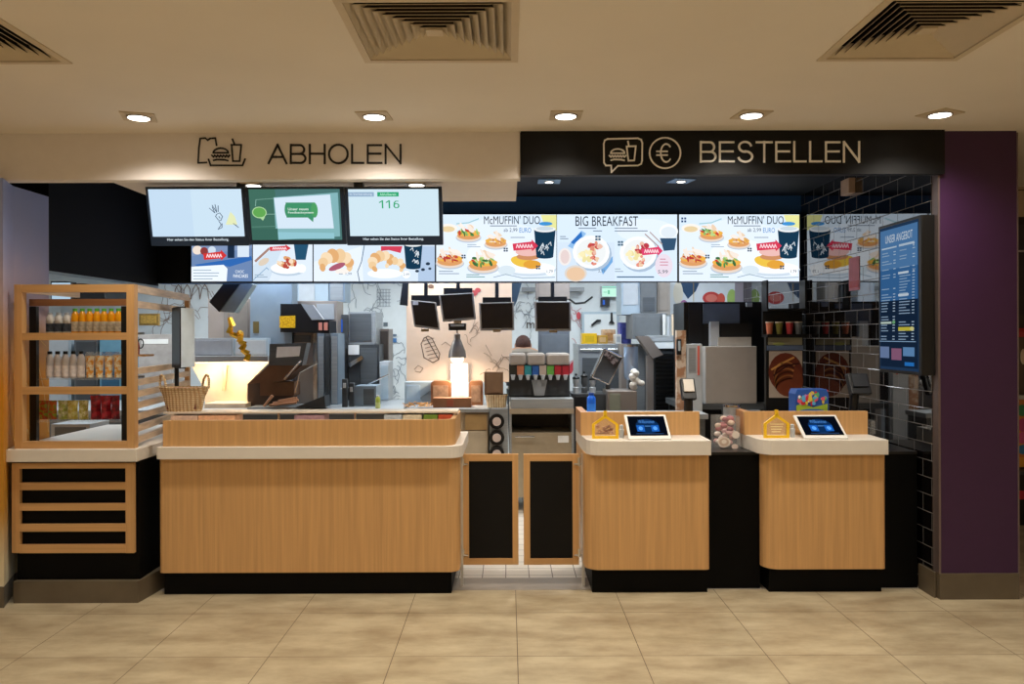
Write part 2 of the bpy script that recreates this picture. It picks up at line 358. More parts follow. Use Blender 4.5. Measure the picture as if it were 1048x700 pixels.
# ================================================================== CEILING FITTINGS
VENTM = mat('diffuser_metal', 'CDBDA2', rough=0.55, var=0.02); VDARK = mat('duct_and_shade_black', '0A0908', rough=0.9)
vlabels = ['square louvred air diffuser cut by the left edge of the photo, above the white sign', 'square louvred air diffuser in the middle of the ceiling, above the ABHOLEN lettering', 'square louvred air diffuser at the right, above the black BESTELLEN sign']
for (x0, x1), lb in zip(VENTS, vlabels):
    xc = (x0+x1)/2; yc = (V_Y0+V_Y1)/2; hx = (x1-x0)/2; hy = (V_Y1-V_Y0)/2
    t = thing('air_diffuser', lb, 'vent', (xc, yc, CEILZ), 'ceiling air diffusers')
    f = B()
    for a, c_, d, e in ((-hx-0.012, hx+0.012, -hy-0.012, -hy+0.018), (-hx-0.012, hx+0.012, hy-0.018, hy+0.012), (-hx-0.012, -hx+0.018, -hy+0.018, hy-0.018), (hx-0.018, hx+0.012, -hy+0.018, hy-0.018)):
        f.box(xc+a, xc+c_, yc+d, yc+e, CEILZ-0.006, CEILZ)
    f.obj('frame', VENTM, t)
    n = 9
    def c4b(sx, sy, s, z):
        if sx: return [(xc+sx*hx*s, yc-hy*s, z), (xc+sx*hx*s, yc+hy*s, z)]
        return [(xc-hx*s, yc+sy*hy*s, z), (xc+hx*s, yc+sy*hy*s, z)]
    for k in range(n):
        s0 = 1-(k+0.55)/(n+1.2); s1 = 1-(k+1.75)/(n+1.2)
        q = B()
        for sx, sy in ((1, 0), (0, 1), (-1, 0), (0, -1)):
            def c4(s, z):
                if sx: return [(xc+sx*hx*s, yc-hy*s, z), (xc+sx*hx*s, yc+hy*s, z)]
                return [(xc-hx*s, yc+sy*hy*s, z), (xc+hx*s, yc+sy*hy*s, z)]
            lo = c4(s0, CEILZ-0.002); hi = c4(s1, CEILZ+0.034)
            lo2 = [(x, y, z+0.003) for x, y, z in lo]; hi2 = [(x, y, z+0.003) for x, y, z in hi]
            q.hexa([lo[0], lo[1], hi[1], hi[0]], [lo2[0], lo2[1], hi2[1], hi2[0]])
        ring = q.obj('louvre_ring', VENTM, t)
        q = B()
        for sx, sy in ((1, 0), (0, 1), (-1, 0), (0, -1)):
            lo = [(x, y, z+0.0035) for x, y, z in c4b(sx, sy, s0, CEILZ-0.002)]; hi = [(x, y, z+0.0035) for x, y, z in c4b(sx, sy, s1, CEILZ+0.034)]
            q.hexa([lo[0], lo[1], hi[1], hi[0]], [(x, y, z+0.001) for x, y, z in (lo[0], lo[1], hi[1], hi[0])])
        q.obj('painted_gap_shade', VDARK, ring)  # black layer paints in the shade on the blades' upper faces
    B().box(xc-hx*0.10, xc+hx*0.10, yc-hy*0.10, yc+hy*0.10, CEILZ-0.002, CEILZ+0.004).obj('centre_plate', VENTM, t)
    d = B()
    d.box(xc-hx, xc+hx, yc-hy, yc+hy, CEILZ+0.2, CEILZ+0.21)
    for a, c_, e, g in ((-hx-.01, -hx, -hy, hy), (hx, hx+.01, -hy, hy), (-hx, hx, -hy-.01, -hy), (-hx, hx, hy, hy+.01)): d.box(xc+a, xc+c_, yc+e, yc+g, CEILZ, CEILZ+0.2)
    d.obj('duct_box', VDARK, t)

LAMPF = mat('lamp_frame_white', 'C9B89C', rough=0.5); LAMPG = glow('lamp_diffuser_glow', 'FFF8EA', 6.0)
BLUEF = mat('lamp_frame_blue_grey', '6C8FB8', rough=0.4, metal=0.4)
def downlight(x, y, z, label, e, size=0.17, ang=0, group='square recessed downlights', fm=LAMPF, r=0.055, sp=145, col=WARM, gm=None):
    t = thing('recessed_downlight', label, 'ceiling light', (x, y, z), group)
    c = math.cos(math.radians(ang)); s = math.sin(math.radians(ang)); h = size/2
    def R(u, v): return (x+u*c-v*s, y+u*s+v*c)
    f = B(); f.prism([R(-h, -h), R(h, -h), R(h, h), R(-h, h)], z-0.006, z); f.obj('frame', fm, t)
    B().lathe([(r+0.008, -0.011), (r+0.008, -0.006)], (x, y, z), 28).obj('rim', mat('lamp_rim', '6E6252', rough=0.4), t)
    B().lathe([(r, -0.0125), (r, -0.011)], (x, y, z), 28).obj('diffuser', gm or LAMPG, t)
    if e: light('downlight_lamp', 'SPOT', (x, y, z-0.03), e, col, 0.05, (0, 0, 0), sp, 1.0, parent=t)
YL = 4.27
for (px, ang), lb in zip(((142, 18), (383, -3), (579, 0), (769, 8), (962, 28)), ['recessed ceiling downlight near the left wall, left of the white sign lettering', 'recessed ceiling downlight above the end of the ABHOLEN lettering', 'recessed ceiling downlight above the left end of the black sign', 'recessed ceiling downlight above the middle of the black BESTELLEN sign', 'recessed ceiling downlight in a turned square frame above the right end of the black sign']):
    downlight(xat(px, YL, 118), YL, CEILZ, lb, E_FRONT, ang=ang)
for j, yy in enumerate((2.0, -0.2, -2.6)):  # unseen downlight rows added to bounce light onto the ceiling
    for i, xx in enumerate((-4.4, -2.2, 0.0, 2.2, 4.4)):
        downlight(xx, yy, CEILZ, 'added unseen hall downlight behind the viewpoint, row %s, %s from the left' % (ORD[j], ORD[i]), E_HALL_ADDED, group='added hall downlights out of view', sp=150)
downlight(xat(426, 4.76, 187), 4.78, zs, 'small round downlight in the white soffit above the right order screen', 25, size=0.12, r=0.045, group='soffit downlights')
downlight(xat(258, 4.76, 187), 4.78, zs, 'small round downlight in the white soffit beside the left screen pole', 25, size=0.12, r=0.045, group='soffit downlights')
downlight(xat(562, 6.1, 186), 6.1, CEILZ, 'small blue-framed downlight in the dark ceiling under the speech-bubble icon', 85, size=0.17, r=0.03, fm=BLUEF, group='downlights in the dark counter ceiling', sp=120)
downlight(xat(697, 6.1, 186), 6.1, CEILZ, 'small blue-framed downlight in the dark ceiling under the first letters of BESTELLEN', 85, size=0.17, ang=12, r=0.03, fm=BLUEF, group='downlights in the dark counter ceiling', sp=120)

# ================================================================== SIGNS
SIGNW = mat('sign_panel_white', 'E6DED8', rough=0.6, var=0.02); SIGNB = mat('sign_panel_black', '060608', rough=0.5, var=0.05, spec=0.3)
NAVY2 = 0; LETB = mat('black_lettering', '0E0C0B', rough=0.6); LETW = mat('pale_lettering', 'F4F1EC', rough=0.6)
def letters(s, px0, py0, px1, py1, Y, m, parent, d=0.006, name='lettering'):
    tv, tf = text_mesh(s); x0, x1, z0, z1 = rect(px0, py0, px1, py1, Y); n = len(tv)
    b = B(); b.add([(x0+u*(x1-x0), Y-d, z0+v*(z1-z0)) for u, v in tv], tf)
    return b.obj(name, m, parent)
def icon(strokes, wd, Y, m, parent, d=0.005, name='icon'):
    b = B(); kq = 0
    for st in strokes:
        pts, cl = st
        for q in ribbon(pts, wd, cl):
            w2 = [at(x, y, Y) for x, y in q]
            kq += 1; dd = d+0.00012*(kq % 23)
            b.hexa([(x, Y-dd, z) for x, z in w2], [(x, Y+0.0005, z) for x, z in w2])
    return b.obj(name, m, parent)

def arc(cx, cy, rx, ry, a0, a1, n=12): return [(cx+rx*math.cos(math.radians(a0+(a1-a0)*i/n)), cy-ry*math.sin(math.radians(a0+(a1-a0)*i/n))) for i in range(n+1)]
GLY = {'A': (.98, [([(0, 1), (.49, 0), (.98, 1)], 0), ([(.17, .66), (.81, .66)], 0)]), 'B': (.80, [([(0, 0), (0, 1)], 0), ([(0, .02), (.48, .02)]+arc(.48, .26, .25, .24, 90, -90)+[(0, .50)], 0), ([(.48, .50)]+arc(.52, .74, .28, .24, 90, -90)+[(0, .98)], 0)]),
       'H': (.82, [([(0, 0), (0, 1)], 0), ([(.82, 0), (.82, 1)], 0), ([(0, .48), (.82, .48)], 0)]), 'O': (1.02, [(arc(.51, .5, .51, .5, 0, 345, 24), 1)]),
       'L': (.62, [([(0, 0), (0, .98), (.62, .98)], 0)]), 'E': (.74, [([(.74, .02), (0, .02), (0, .98), (.76, .98)], 0), ([(0, .48), (.70, .48)], 0)]),
       'N': (.82, [([(0, 1), (0, 0), (.82, 1), (.82, 0)], 0)]), 'T': (.82, [([(0, .02), (.82, .02)], 0), ([(.41, 0), (.41, 1)], 0)]),
       'S': (.78, [(arc(.39, .25, .33, .25, 15, 270, 14)+arc(.40, .74, .37, .26, 90, -165, 14), 0)])}
def sign_word(s, px0, py0, px1, py1, Y, m, parent):
    tot = sum(GLY[c][0] for c in s)+.24*(len(s)-1); kx = (px1-px0-2)/tot; h = py1-py0-1.6; x = px0+1
    for c in s:
        wd_, st = GLY[c]; icon([([(x+u*kx, py0+.8+v*h) for u, v in p], cl) for p, cl in st], 2.0, Y, m, parent, name='letter'); x += (wd_+.24)*kx
YF = YS-0.012
t = thing('pickup_sign', 'wide off-white sign reading ABHOLEN with a takeaway bag and tray icon, above the pickup counter', 'sign', (xat(300, YF), YF, zat(160, YF)))
B().box(-5.0, xat(533, YS), YF, YS-0.0005, zat(184, YS, 300), CEILZ).obj('sign_panel', SIGNW, t)
sign_word('ABHOLEN', 274, 147.5, 411, 168, YF, LETB, t)
def Z(pts, ox, oy, s): return [(ox+x/s, oy+y/s) for x, y in pts]
s_ = 11.64; z_ = lambda p: Z(p, 190, 135, s_)
burg = lambda ox, oy, sc: [([(ox+sc*math.cos(a)*1.0, oy-sc*0.62*math.sin(a)) for a in [math.pi*i/10 for i in range(11)]], True),
    ([(ox+sc*(-1.2+0.2*i), oy+sc*(0.45+(0.10 if i % 2 else -0.10))) for i in range(13)], False),
    ([(ox-sc*0.95, oy+sc*1.02), (ox-sc*0.5, oy+sc*0.92), (ox+sc*0.5, oy+sc*0.95), (ox+sc*0.95, oy+sc*1.05)], False)]
st = [(z_([(250, 365), (150, 370), (160, 200), (175, 80), (235, 75), (265, 100), (295, 80), (355, 75), (370, 160)]), False),
      (z_([(275, 330), (300, 400), (680, 400), (710, 325)]), False),
      (z_([(545, 155), (665, 155), (645, 350), (565, 350), (550, 160)]), False), (z_([(560, 90), (585, 150)]), False)]
st += burg(190+420/s_, 135+250/s_, 7.6)
icon(st, 1.5, YF, LETB, t, name='takeaway_icon')
t = thing('order_sign', 'wide black sign reading BESTELLEN with a speech bubble icon and a euro icon', 'sign', (xat(750, YF), YF, zat(156, YF, 750)))
x0, x1, z0, z1 = rect(533, 134, 967, 178.5, YF-0.02)
B().box(x0, x1, YF-0.02, YS+0.029, z0, CEILZ).obj('sign_panel', SIGNB, t)
Y2 = YF-0.02
sign_word('BESTELLEN', 716, 144.5, 880, 166.5, Y2, LETW, t)
s_ = 8.733; z_ = lambda p: Z(p, 600, 130, s_)
st = [(z_([(225, 405), (282, 348), (460, 345), (490, 330), (498, 300), (500, 145), (490, 115), (460, 102), (190, 108), (165, 120), (156, 150), (158, 320), (175, 345), (222, 345)]), True),
      (z_([(360, 175), (442, 172), (428, 300), (376, 302)]), True), (z_([(372, 130), (380, 172)]), False)]
st += burg(600+280/s_, 130+235/s_, 7.0)
icon(st, 1.5, Y2, LETW, t, name='speech_bubble_icon')
cx, cy = 600+703/s_, 130+233/s_
st = [(ell(cx, cy, 15.8, 15.6, n=36), True), ([(cx+1.2+5.6*math.cos(math.radians(a)), cy+9.2*math.sin(math.radians(a))) for a in range(45, 316, 15)], False),
      ([(cx-8.4, cy-1.6), (cx+2.2, cy-1.6)], False), ([(cx-8.4, cy+2.2), (cx+2.2, cy+2.2)], False)]
icon(st, 1.5, Y2, LETW, t, name='euro_icon')

# ================================================================== MENU BOARDS
YB_ = YM-0.05; ym = flat(YB_-0.001)
BEZ = mat('screen_housing', '0B0E14', rough=0.35)
BLU = 'CFE3F6'
def blob(cx, cy, rx, ry, cols, n, seed, sz=0.28):
    rnd = random.Random(seed); out = []
    for i in range(n):
        a = rnd.uniform(0, 6.28); q = math.sqrt(rnd.uniform(0, 1))*0.8
        out.append(('e', cx+math.cos(a)*q*rx, cy+math.sin(a)*q*ry, rx*sz*rnd.uniform(.6, 1.2), ry*sz*rnd.uniform(.6, 1.2), rnd.choice(cols), rnd.uniform(0, 90)))
    return out
def burger(cx, cy, r, fill, seed):
    o = [('e', cx, cy+r*.42, r*1.05, r*.42, 'B7C4D4'), ('e', cx, cy+r*.35, r*1.0, r*.40, 'E4D3C4'), ('e', cx, cy+r*.25, r*.92, r*.34, 'D99A62'), ('e', cx, cy+r*.05, r*.95, r*.26, 'E9B04C')]
    o += blob(cx, cy-r*.05, r*.95, r*.38, fill, 22, seed, .22)
    o += blob(cx, cy-r*.38, r*.8, r*.24, ['F1E4D8', 'E8CDB0', 'F4EBE2'], 7, seed+1, .5)
    return o
GRN = ['4B8A4A', '8DB868', '3A6B3F', 'C43F34', 'B9D48A']; RED_ = ['C0503F', 'B33A38', 'E0A070', 'D9B48A']; EGG = ['F0DDB0', 'F3F0E4', 'C98B62', 'E8C25A']
def splash(cx, cy, w, h, c='D23A55'):
    o = [('p', [(cx-w, cy-h*.5), (cx+w*.5, cy-h*.9), (cx+w*.5, cy-h*1.3), (cx+w, cy-h*.1), (cx+w*.55, cy+h*.9), (cx+w*.5, cy+h*.5), (cx-w*.92, cy+h*.8)], c)]
    o += [('l', [(cx-w*.7+i*w*.22, cy+h*.25), (cx-w*.62+i*w*.22, cy-h*.35), (cx-w*.52+i*w*.22, cy+h*.2)], .9, 'F7D6DC') for i in range(6)]
    return o
def cup(cx, cy, w, h, seed):
    o = [('p', [(cx-w, cy-h), (cx+w, cy-h), (cx+w*.78, cy+h), (cx-w*.78, cy+h)], '16374F'), ('e', cx, cy+h, w*.78, h*.14, '16374F'), ('e', cx, cy-h, w, h*.22, 'E8ECEE'), ('e', cx, cy-h*1.05, w*.8, h*.15, 'C6D3DC')]
    rnd = random.Random(seed)
    for i in range(8):
        x = cx+rnd.uniform(-.6, .5)*w; y = cy+rnd.uniform(-.5, .8)*h; o.append(('l', [(x, y), (x+rnd.uniform(1, 3), y-2.5), (x+3, y+1)], .7, 'D4DDE4'))
    return o
def lines(x, y, n, w, c='8797A8', d=2.6, h=.8, seed=1):
    rnd = random.Random(seed); return [('r', x, y+i*d, x+w*rnd.uniform(.6, 1), y+i*d+h, c) for i in range(n)]
def muffin_duo(ox, mark):
    s = [('r', ox+1, 219.5, ox+124, 288, 'D7E8F8'), ('p', [(ox+1, 236), (ox+60, 222), (ox+124, 240), (ox+124, 288), (ox+1, 288)], 'E2EEFA'), ('e', ox+62, 262, 30, 18, 'EDF4FB')]
    s += [('p', [(ox+108, 220), (ox+124, 220), (ox+124, 236), (ox+112, 232)], 'E4E39A'), ('e', ox+113, 229, 7, 2, '3E8FD0')]
    s += [('e', ox+13, 233.5, 9.5, 4.5, 'F3EEE6'), ('e', ox+13, 234.5, 7, 3, 'E3CDA2'), ('l', [(ox+22, 229), (ox+34, 228), (ox+44, 224)], 1.2, '9FC9D2')]
    s += burger(ox+34, 238, 12.5, GRN, 5+mark) + burger(ox+62, 246, 11.5, ['D9A868', 'C98450', 'F0DFC8'], 8) + burger(ox+15, 264, 14, RED_, 11) + burger(ox+49, 268, 15.5, GRN, 14)
    s += [('e', ox+97, 276, 27, 7, 'C9D8E6'), ('e', ox+97, 274.5, 26, 6, 'F2F6FA'), ('e', ox+89, 268, 12, 5.5, 'E9C04A', 12), ('e', ox+99, 271, 9, 4.5, 'DFA03C'), ('e', ox+95, 263, 12, 3.5, 'C98C62'), ('e', ox+95, 258, 13, 4.5, 'E8B9B4')]
    s += cup(ox+112, 249, 11, 14, 3) + splash(ox+92, 252.5, 13, 5.5)
    s += [('t', "McMUFFIN' DUO", ox+50, 221.3, ox+107, 229.8, '121C2A')] + lines(ox+56, 231.2, 1, 42, '52627A') + [('t', 'ab 2,99', ox+70, 233.8, ox+84, 238.2, '30425A'), ('t', 'EURO', ox+86, 233.5, ox+98, 238.5, '2D7FC4')]
    s += lines(ox+77, 243, 1, 22, '7B8DA2') + lines(ox+33, 250.5, 2, 14, '9DB0C4', 2) + lines(ox+4, 277.5, 2, 22, '7B8DA2', 2.4) + lines(ox+32, 281, 2, 20, '4D8C86', 2.2)
    s += [('e', ox+117, 278, 4.5, 4.5, 'F6FAFD'), ('t', '1,79', ox+114, 276.5, ox+120, 280, '4A5668'), ('e', ox+73, 277, 9, 5, 'D5E3EC'), ('l', [(ox+60, 284), (ox+72, 281), (ox+90, 285), (ox+122, 284)], .8, '93A9BA')]
    if mark: s += [('r', ox+2.5, 223, ox+4.5, 225, '30507A'), ('r', ox+5.5, 223, ox+7.5, 225, '30507A'), ('r', ox+2.5, 226, ox+4.5, 228, '30507A'), ('r', ox+5.5, 226, ox+7.5, 228, '30507A')]
    for qx, qy in ((ox+27, 261), (ox+70, 254), (ox+103, 272)): s += [('r', qx, qy, qx+1.8, qy+1.6, '2E4258'), ('r', qx+2.4, qy, qx+4.2, qy+1.6, '2E4258'), ('r', qx, qy+2.2, qx+1.8, qy+3.8, '2E4258'), ('r', qx+2.4, qy+2.2, qx+4.2, qy+3.8, '2E4258')]
    return s
def breakfast(ox):
    s = [('r', ox+1, 219.5, ox+124, 288, 'D7E8F8'), ('r', ox+1, 248, ox+60, 288, 'D2E2F2'), ('e', ox+92, 236, 30, 12, 'E2EEFA')]
    s += [('t', 'BIG BREAKFAST', ox+20, 221.3, ox+84, 231.3, '101A28')] + lines(ox+23, 233.2, 1, 28, '5A6A80') + lines(ox+38, 236, 1, 14, '5A6A80') + lines(ox+60, 233.2, 2, 36, '5A6A80', 2.8)
    s += [('p', [(ox+12, 252), (ox+26, 236), (ox+31, 239), (ox+18, 255)], '8FBBE6'), ('p', [(ox+46, 276), (ox+58, 262), (ox+58, 268), (ox+48, 281)], '6FA6DC'), ('p', [(ox+15, 248), (ox+26, 237), (ox+27, 242), (ox+18, 250)], '2D6FBE')]
    for cx, cy, sd in ((ox+36, 258, 21), (ox+84, 259, 31)):
        s += [('e', cx+1.5, cy+2, 19.5, 17.5, 'A8BDD3'), ('e', cx, cy, 19, 17, 'F3F6F6'), ('e', cx, cy, 15, 13.5, 'E9EDEE')]
        s += blob(cx-4, cy+2, 9, 8, ['F2E7B8', 'F6F1DA', 'E8DCA0'], 16, sd, .35) + blob(cx+4, cy-4, 8, 7, ['C24A44', 'D98A74', 'E6B9A6', 'B93B48'], 16, sd+2, .3) + blob(cx+2, cy+8, 5, 6, ['CE5E52', 'E08E7C', 'E9C7A8'], 8, sd+5, .35)
    s += [('e', ox+9, 263, 6.5, 9, 'EDE6E4'), ('e', ox+9, 263, 4.5, 7, 'E2CFCD'), ('e', ox+20, 280, 11.5, 8.5, 'D9D2CC'), ('e', ox+20, 280.5, 9.5, 7, 'E5C3A2')]
    s += [('e', ox+115, 237, 9.5, 7.5, 'F4F8FB'), ('e', ox+115, 238, 8, 5.8, 'DDE7EF'), ('p', [(ox+106, 244), (ox+123, 244), (ox+121, 256), (ox+110, 257)], '33516E'), ('l', [(ox+91, 240), (ox+104, 252)], 1.2, 'A9938F'), ('l', [(ox+96, 238), (ox+108, 250)], 1.2, 'B2A09C')]
    s += splash(ox+98, 257.5, 11, 5, 'D8406A') + [('e', ox+110, 272, 9, 12, 'E6D9E6')] + lines(ox+106, 265, 3, 9, 'C9708A', 3) + [('t', '5,99', ox+104, 276.5, ox+114, 280.5, '3A4A5C'), ('t', '3,79', ox+43, 276, ox+50, 279.5, '66788C')]
    s += lines(ox+62, 283, 1, 58, '4C6E8A', 2, 1.3) + lines(ox+60, 275, 2, 9, '8698AA') + lines(ox+4, 242, 2, 9, '6C7E92', 2.2)
    for qx, qy in ((ox+40, 241.5), (ox+63, 247)): s += [('r', qx, qy, qx+2.4, qy+2, '3A5A72'), ('r', qx+3, qy, qx+5.4, qy+2, '3A5A72'), ('r', qx, qy+2.8, qx+2.4, qy+4.8, '3A5A72'), ('r', qx+3, qy+2.8, qx+5.4, qy+4.8, '3A5A72')]
    return s
def croissant(cx, cy, r, rot, n=8):
    out = []
    for i in range(n):
        a = math.radians(rot+200*i/(n-1)); k = math.sin(math.pi*(i+.6)/(n+.2))
        out.append(('e', cx+math.cos(a)*r, cy-math.sin(a)*r*.75, r*.25+r*.2*k, r*.42*k+r*.12, ['E9C79A', 'DDA972', 'F0D7B4'][i % 3], -(rot+200*i/(n-1))+90))
    return out
def promo_left(ox):
    s = [('r', ox+1, 219.5, ox+63, 288, '7C90B4'), ('p', [(ox+1, 262), (ox+63, 254), (ox+63, 288), (ox+1, 288)], '6A84AE'), ('p', [(ox+4, 271), (ox+62, 262), (ox+63, 266), (ox+40, 273), (ox+30, 271), (ox+8, 273)], '2F66B0')]
    s += [('e', ox+7, 256, 5, 4.5, 'E9D9CC'), ('e', ox+14, 257, 4, 4, '8A3A3A'), ('r', ox+38, 250, ox+45, 264, '1B2C44'), ('r', ox+48, 250, ox+60, 263, 'D2E0EE'), ('e', ox+22, 256, 4, 4, 'C9D7E6')]
    s += splash(ox+25, 262, 12, 5, 'CF3434') + [('p', [(ox+1, 273), (ox+34, 271), (ox+38, 275), (ox+37, 288), (ox+1, 288)], 'E9F1F8')] + lines(ox+3, 276, 4, 28, '8DA3B8', 3) + [('t', 'CHOC', ox+46, 276.5, ox+55, 279.5, 'EAF3FA'), ('t', 'PANCAKES', ox+44, 280.8, ox+59, 284.2, 'F4FAFF')]
    s += [('r', ox+64, 219.5, ox+125, 288, 'DCE8F4'), ('p', [(ox+64, 272), (ox+84, 254), (ox+96, 250), (ox+80, 288), (ox+64, 288)], 'CDDDEC'), ('l', [(ox+67, 267), (ox+80, 255)], 2.4, 'A17F74'), ('e', ox+75, 268, 6, 3.2, 'D9C9B6', -30), ('l', [(ox+64, 287), (ox+78, 274), (ox+80, 276)], .9, '8FB0CC')]
    s += [('e', ox+100, 276, 18, 6.5, 'B9CBDC'), ('e', ox+99, 274.5, 17, 6, 'F3F6F8')] + blob(ox+98, 269, 12, 6.5, ['D9A070', 'E8C49A', 'B5483E', 'F0D9BE'], 22, 44, .3)
    s += [('p', [(ox+106, 250), (ox+121, 250), (ox+118, 266), (ox+108, 266)], '24506E')] + splash(ox+92, 254.5, 11, 3.2, 'D03A44') + [('e', ox+114, 275, 4.5, 4.5, 'F6FAFD')] + lines(ox+66, 281, 2, 14, '8DA3B8', 2.2)
    return s
def promo_right(ox):
    s = [('r', ox+1, 219.5, ox+125, 288, 'D6E5F4'), ('p', [(ox+1, 268), (ox+50, 252), (ox+52, 288), (ox+1, 288)], 'E4EEF8'), ('r', ox+108, 252, ox+125, 288, 'AFC5E0')]
    s += croissant(ox+24, 272, 14, -10) + [('e', ox+25, 273, 9, 3, 'A85A70', -22), ('e', ox+30, 278, 7, 3, 'F2ECE6')]
    s += [('l', [(ox+53, 251), (ox+50, 268), (ox+46, 278), (ox+48, 288)], .8, '47637E')]
    s += [('e', ox+74, 280, 18, 5, 'F2F6FA')] + croissant(ox+72, 270, 11, 20) + croissant(ox+84, 273, 8, -30, 6) + [('p', [(ox+70, 252), (ox+92, 252), (ox+90, 259), (ox+78, 256), (ox+70, 257)], 'D04058')]
    s += cup(ox+103, 262, 9.5, 12, 6) + [('e', ox+118, 270, 2.2, 1.6, '2A3A4C'), ('e', ox+113, 276, 2, 1.5, '2A3A4C'), ('e', ox+107, 277.5, 2, 1.4, '2A3A4C'), ('e', ox+120, 275, 1.6, 1.3, '38465A'), ('e', ox+96, 281, 4, 4, 'F6FAFD')]
    s += [('t', '1,99', ox+34, 279, ox+40, 282, '6C7C8E'), ('t', '2,49', ox+93, 279.5, ox+99, 282.5, '6C7C8E')] + lines(ox+27, 280, 1, 6, '8DA3B8')
    return s
boards = [(195, promo_left(195), 'leftmost menu screen showing pancakes, partly behind the order screens'),
          (320, promo_right(320), 'wall menu screen second from the left, showing croissants and a dark cup'),
          (446, muffin_duo(445.5, 0), "left of the two menu screens headed McMUFFIN' DUO, mid row"),
          (569.5, breakfast(569), 'wall menu screen headed BIG BREAKFAST with two plates of food'),
          (694.5, muffin_duo(694, 1), "right of the two menu screens headed McMUFFIN' DUO, beside the tiled wall")]
for px, sh, lb in boards:
    x0, x1, z0, z1 = rect(px-0.5, 218.5, px+125, 289, YB_)
    t = thing('menu_screen', lb, 'menu board', ((x0+x1)/2, YB_, z0), 'row of lit menu screens')
    B().box(x0+0.001, x1-0.001, YB_, YM-0.0005, z0, z1).obj('housing', BEZ, t)
    art('screen', t, ym, sh, GLOWART)

# ================================================================== ORDER STATUS SCREENS
def tilted(Yt, Yb, py0, py1): return lambda x, y, l: (lambda Y: (lambda a: (a[0], Y-l, a[1]))(at(CX+(x-CX), y, Y)))(Yt+(Yb-Yt)*(y-py0)/(py1-py0))
YT, YBt = 4.72, 4.80
def status(px0, px1, sh, lb, pole=None, low=250.5):
    t = thing('order_screen', lb, 'screen', (xat((px0+px1)/2, YT), (YT+YBt)/2, zat(low, YBt)), 'order status screens hanging in a row')
    a = [at(px0, 191.3, YT), at(px1, 191.3, YT)]; xb = (at(px0, 191.3, YT)[0], at(px1, 191.3, YT)[0]); zb = zat(low, YBt)
    f = [(a[0][0], YT, a[0][1]), (a[1][0], YT, a[0][1]), (xb[1], YBt, zb), (xb[0], YBt, zb)]
    g = [(x, y+0.05, z+0.01) for x, y, z in f]
    B().hexa(f, g).obj('housing', mat('order_screen_housing', '0E2238', rough=0.35), t)
    X0, X1 = xb; W = X1-X0
    def mp(u, v, l):   # u, v in 0..1 over the housing front
        return (X0+W*u, YT+(YBt-YT)*v-l, a[0][1]+(zb-a[0][1])*v)
    art('screen', t, mp, sh, GLOWART, step=0.0004)
    return t
cap = [('t', 'Hier sehen Sie den Status Ihrer Bestellung.', .17, .87, .80, .925, 'DCE8F0', 1)]
s1 = [('r', .025, .04, .965, .84, 'C6DCEC'), ('r', .025, .04, .45, .84, 'BFD6EA'), ('p', [(.84, .42), (.78, .64), (.90, .64), (.88, .5)], 'DDE3B4')]
for p in ([(.63, .36), (.68, .44), (.66, .34)], [(.66, .31), (.70, .43), (.69, .30)], [(.72, .32), (.715, .42)], [(.70, .46), (.73, .44), (.755, .50), (.735, .57), (.71, .56), (.685, .50), (.70, .46)], [(.715, .58), (.735, .64), (.70, .72), (.74, .69), (.745, .62)], [(.86, .62), (.91, .69), (.88, .64)], [(.72, .50), (.728, .53)]): s1.append(('l', p, .008, '3F5068'))
status(148.6, 250, s1+cap, 'left order status screen showing a small line doodle on pale blue')
s2 = [('r', .03, .04, .96, .92, '47706E'), ('r', .03, .04, .30, .92, '3F6A5C'), ('p', [(.28, .18), (.94, .10), (.94, .86), (.28, .92)], '7FAFB4'), ('r', .03, .72, .30, .92, '3A6458')]
s2 += [('p', [(.285, .19), (.86, .135), (.88, .72), (.30, .72)], 'CFE0EE'), ('p', [(.30, .78), (.88, .80), (.88, .90), (.30, .90)], '8DBFCA'), ('r', .40, .27, .70, .53, '3F8D66'), ('e', .42, .40, .035, .13, '3F8D66'), ('e', .69, .40, .035, .13, '4A9A60'), ('p', [(.60, .50), (.68, .50), (.67, .61)], '3F8D66'),
       ('t', 'Unser neues', .42, .36, .63, .405, 'E6F3EC', 1), ('t', 'Feedbacksystem', .42, .425, .68, .47, 'E6F3EC', 1),
       ('e', .125, .44, .075, .10, 'A8D09A'), ('e', .125, .44, .065, .085, '5FA252'), ('p', [(.12, .52), (.18, .52), (.155, .58)], 'A8D09A'), ('l', [(.09, .33), (.10, .22), (.28, .20)], .008, '7DA79A'), ('l', [(.20, .47), (.29, .47)], .008, '8FB8AA'), ('l', [(.04, .69), (.29, .68)], .006, '6B9A8C')]
status(251, 351.5, s2, 'middle order status screen showing green speech bubbles', low=249.5)
s3 = [('r', .035, .04, .965, .84, 'C9DFEA'), ('r', .035, .09, .30, .165, '8FA9C4'), ('t', 'In Vorbereitung', .05, .105, .28, .15, 'D7E4EE'), ('r', .335, .09, .555, .165, '23A06C'), ('t', 'Abholbereit', .36, .105, .53, .15, 'C9F0DC'), *[('l', p, .014, '1E9E68') for p in ([(.355, .265), (.385, .235), (.385, .36)], [(.425, .265), (.455, .235), (.455, .36)])], *[('l', [(.528+.024*math.cos(a), .322-.036*math.sin(a)) for a in [i*math.pi/8 for i in range(17)]], .013, '1E9E68'), ('l', [(.505, .32), (.508, .27), (.522, .245), (.545, .245)], .013, '1E9E68')]]
status(352.5, 452, s3+cap, 'right order status screen showing the green order number 116')
for px0, px1, lb in ((243, 252, 'black ceiling pole between the left and middle order screens'), (362.5, 372, 'black ceiling pole above the right order screen')):
    x0, x1, _, _ = rect(px0, 180, px1, 191, 4.745)
    B().box(x0, x1, 4.73, 4.765, zat(193, 4.74), zs).obj('screen_pole', BLACKPL, None, lb, 'pole', 'screen hanging poles')

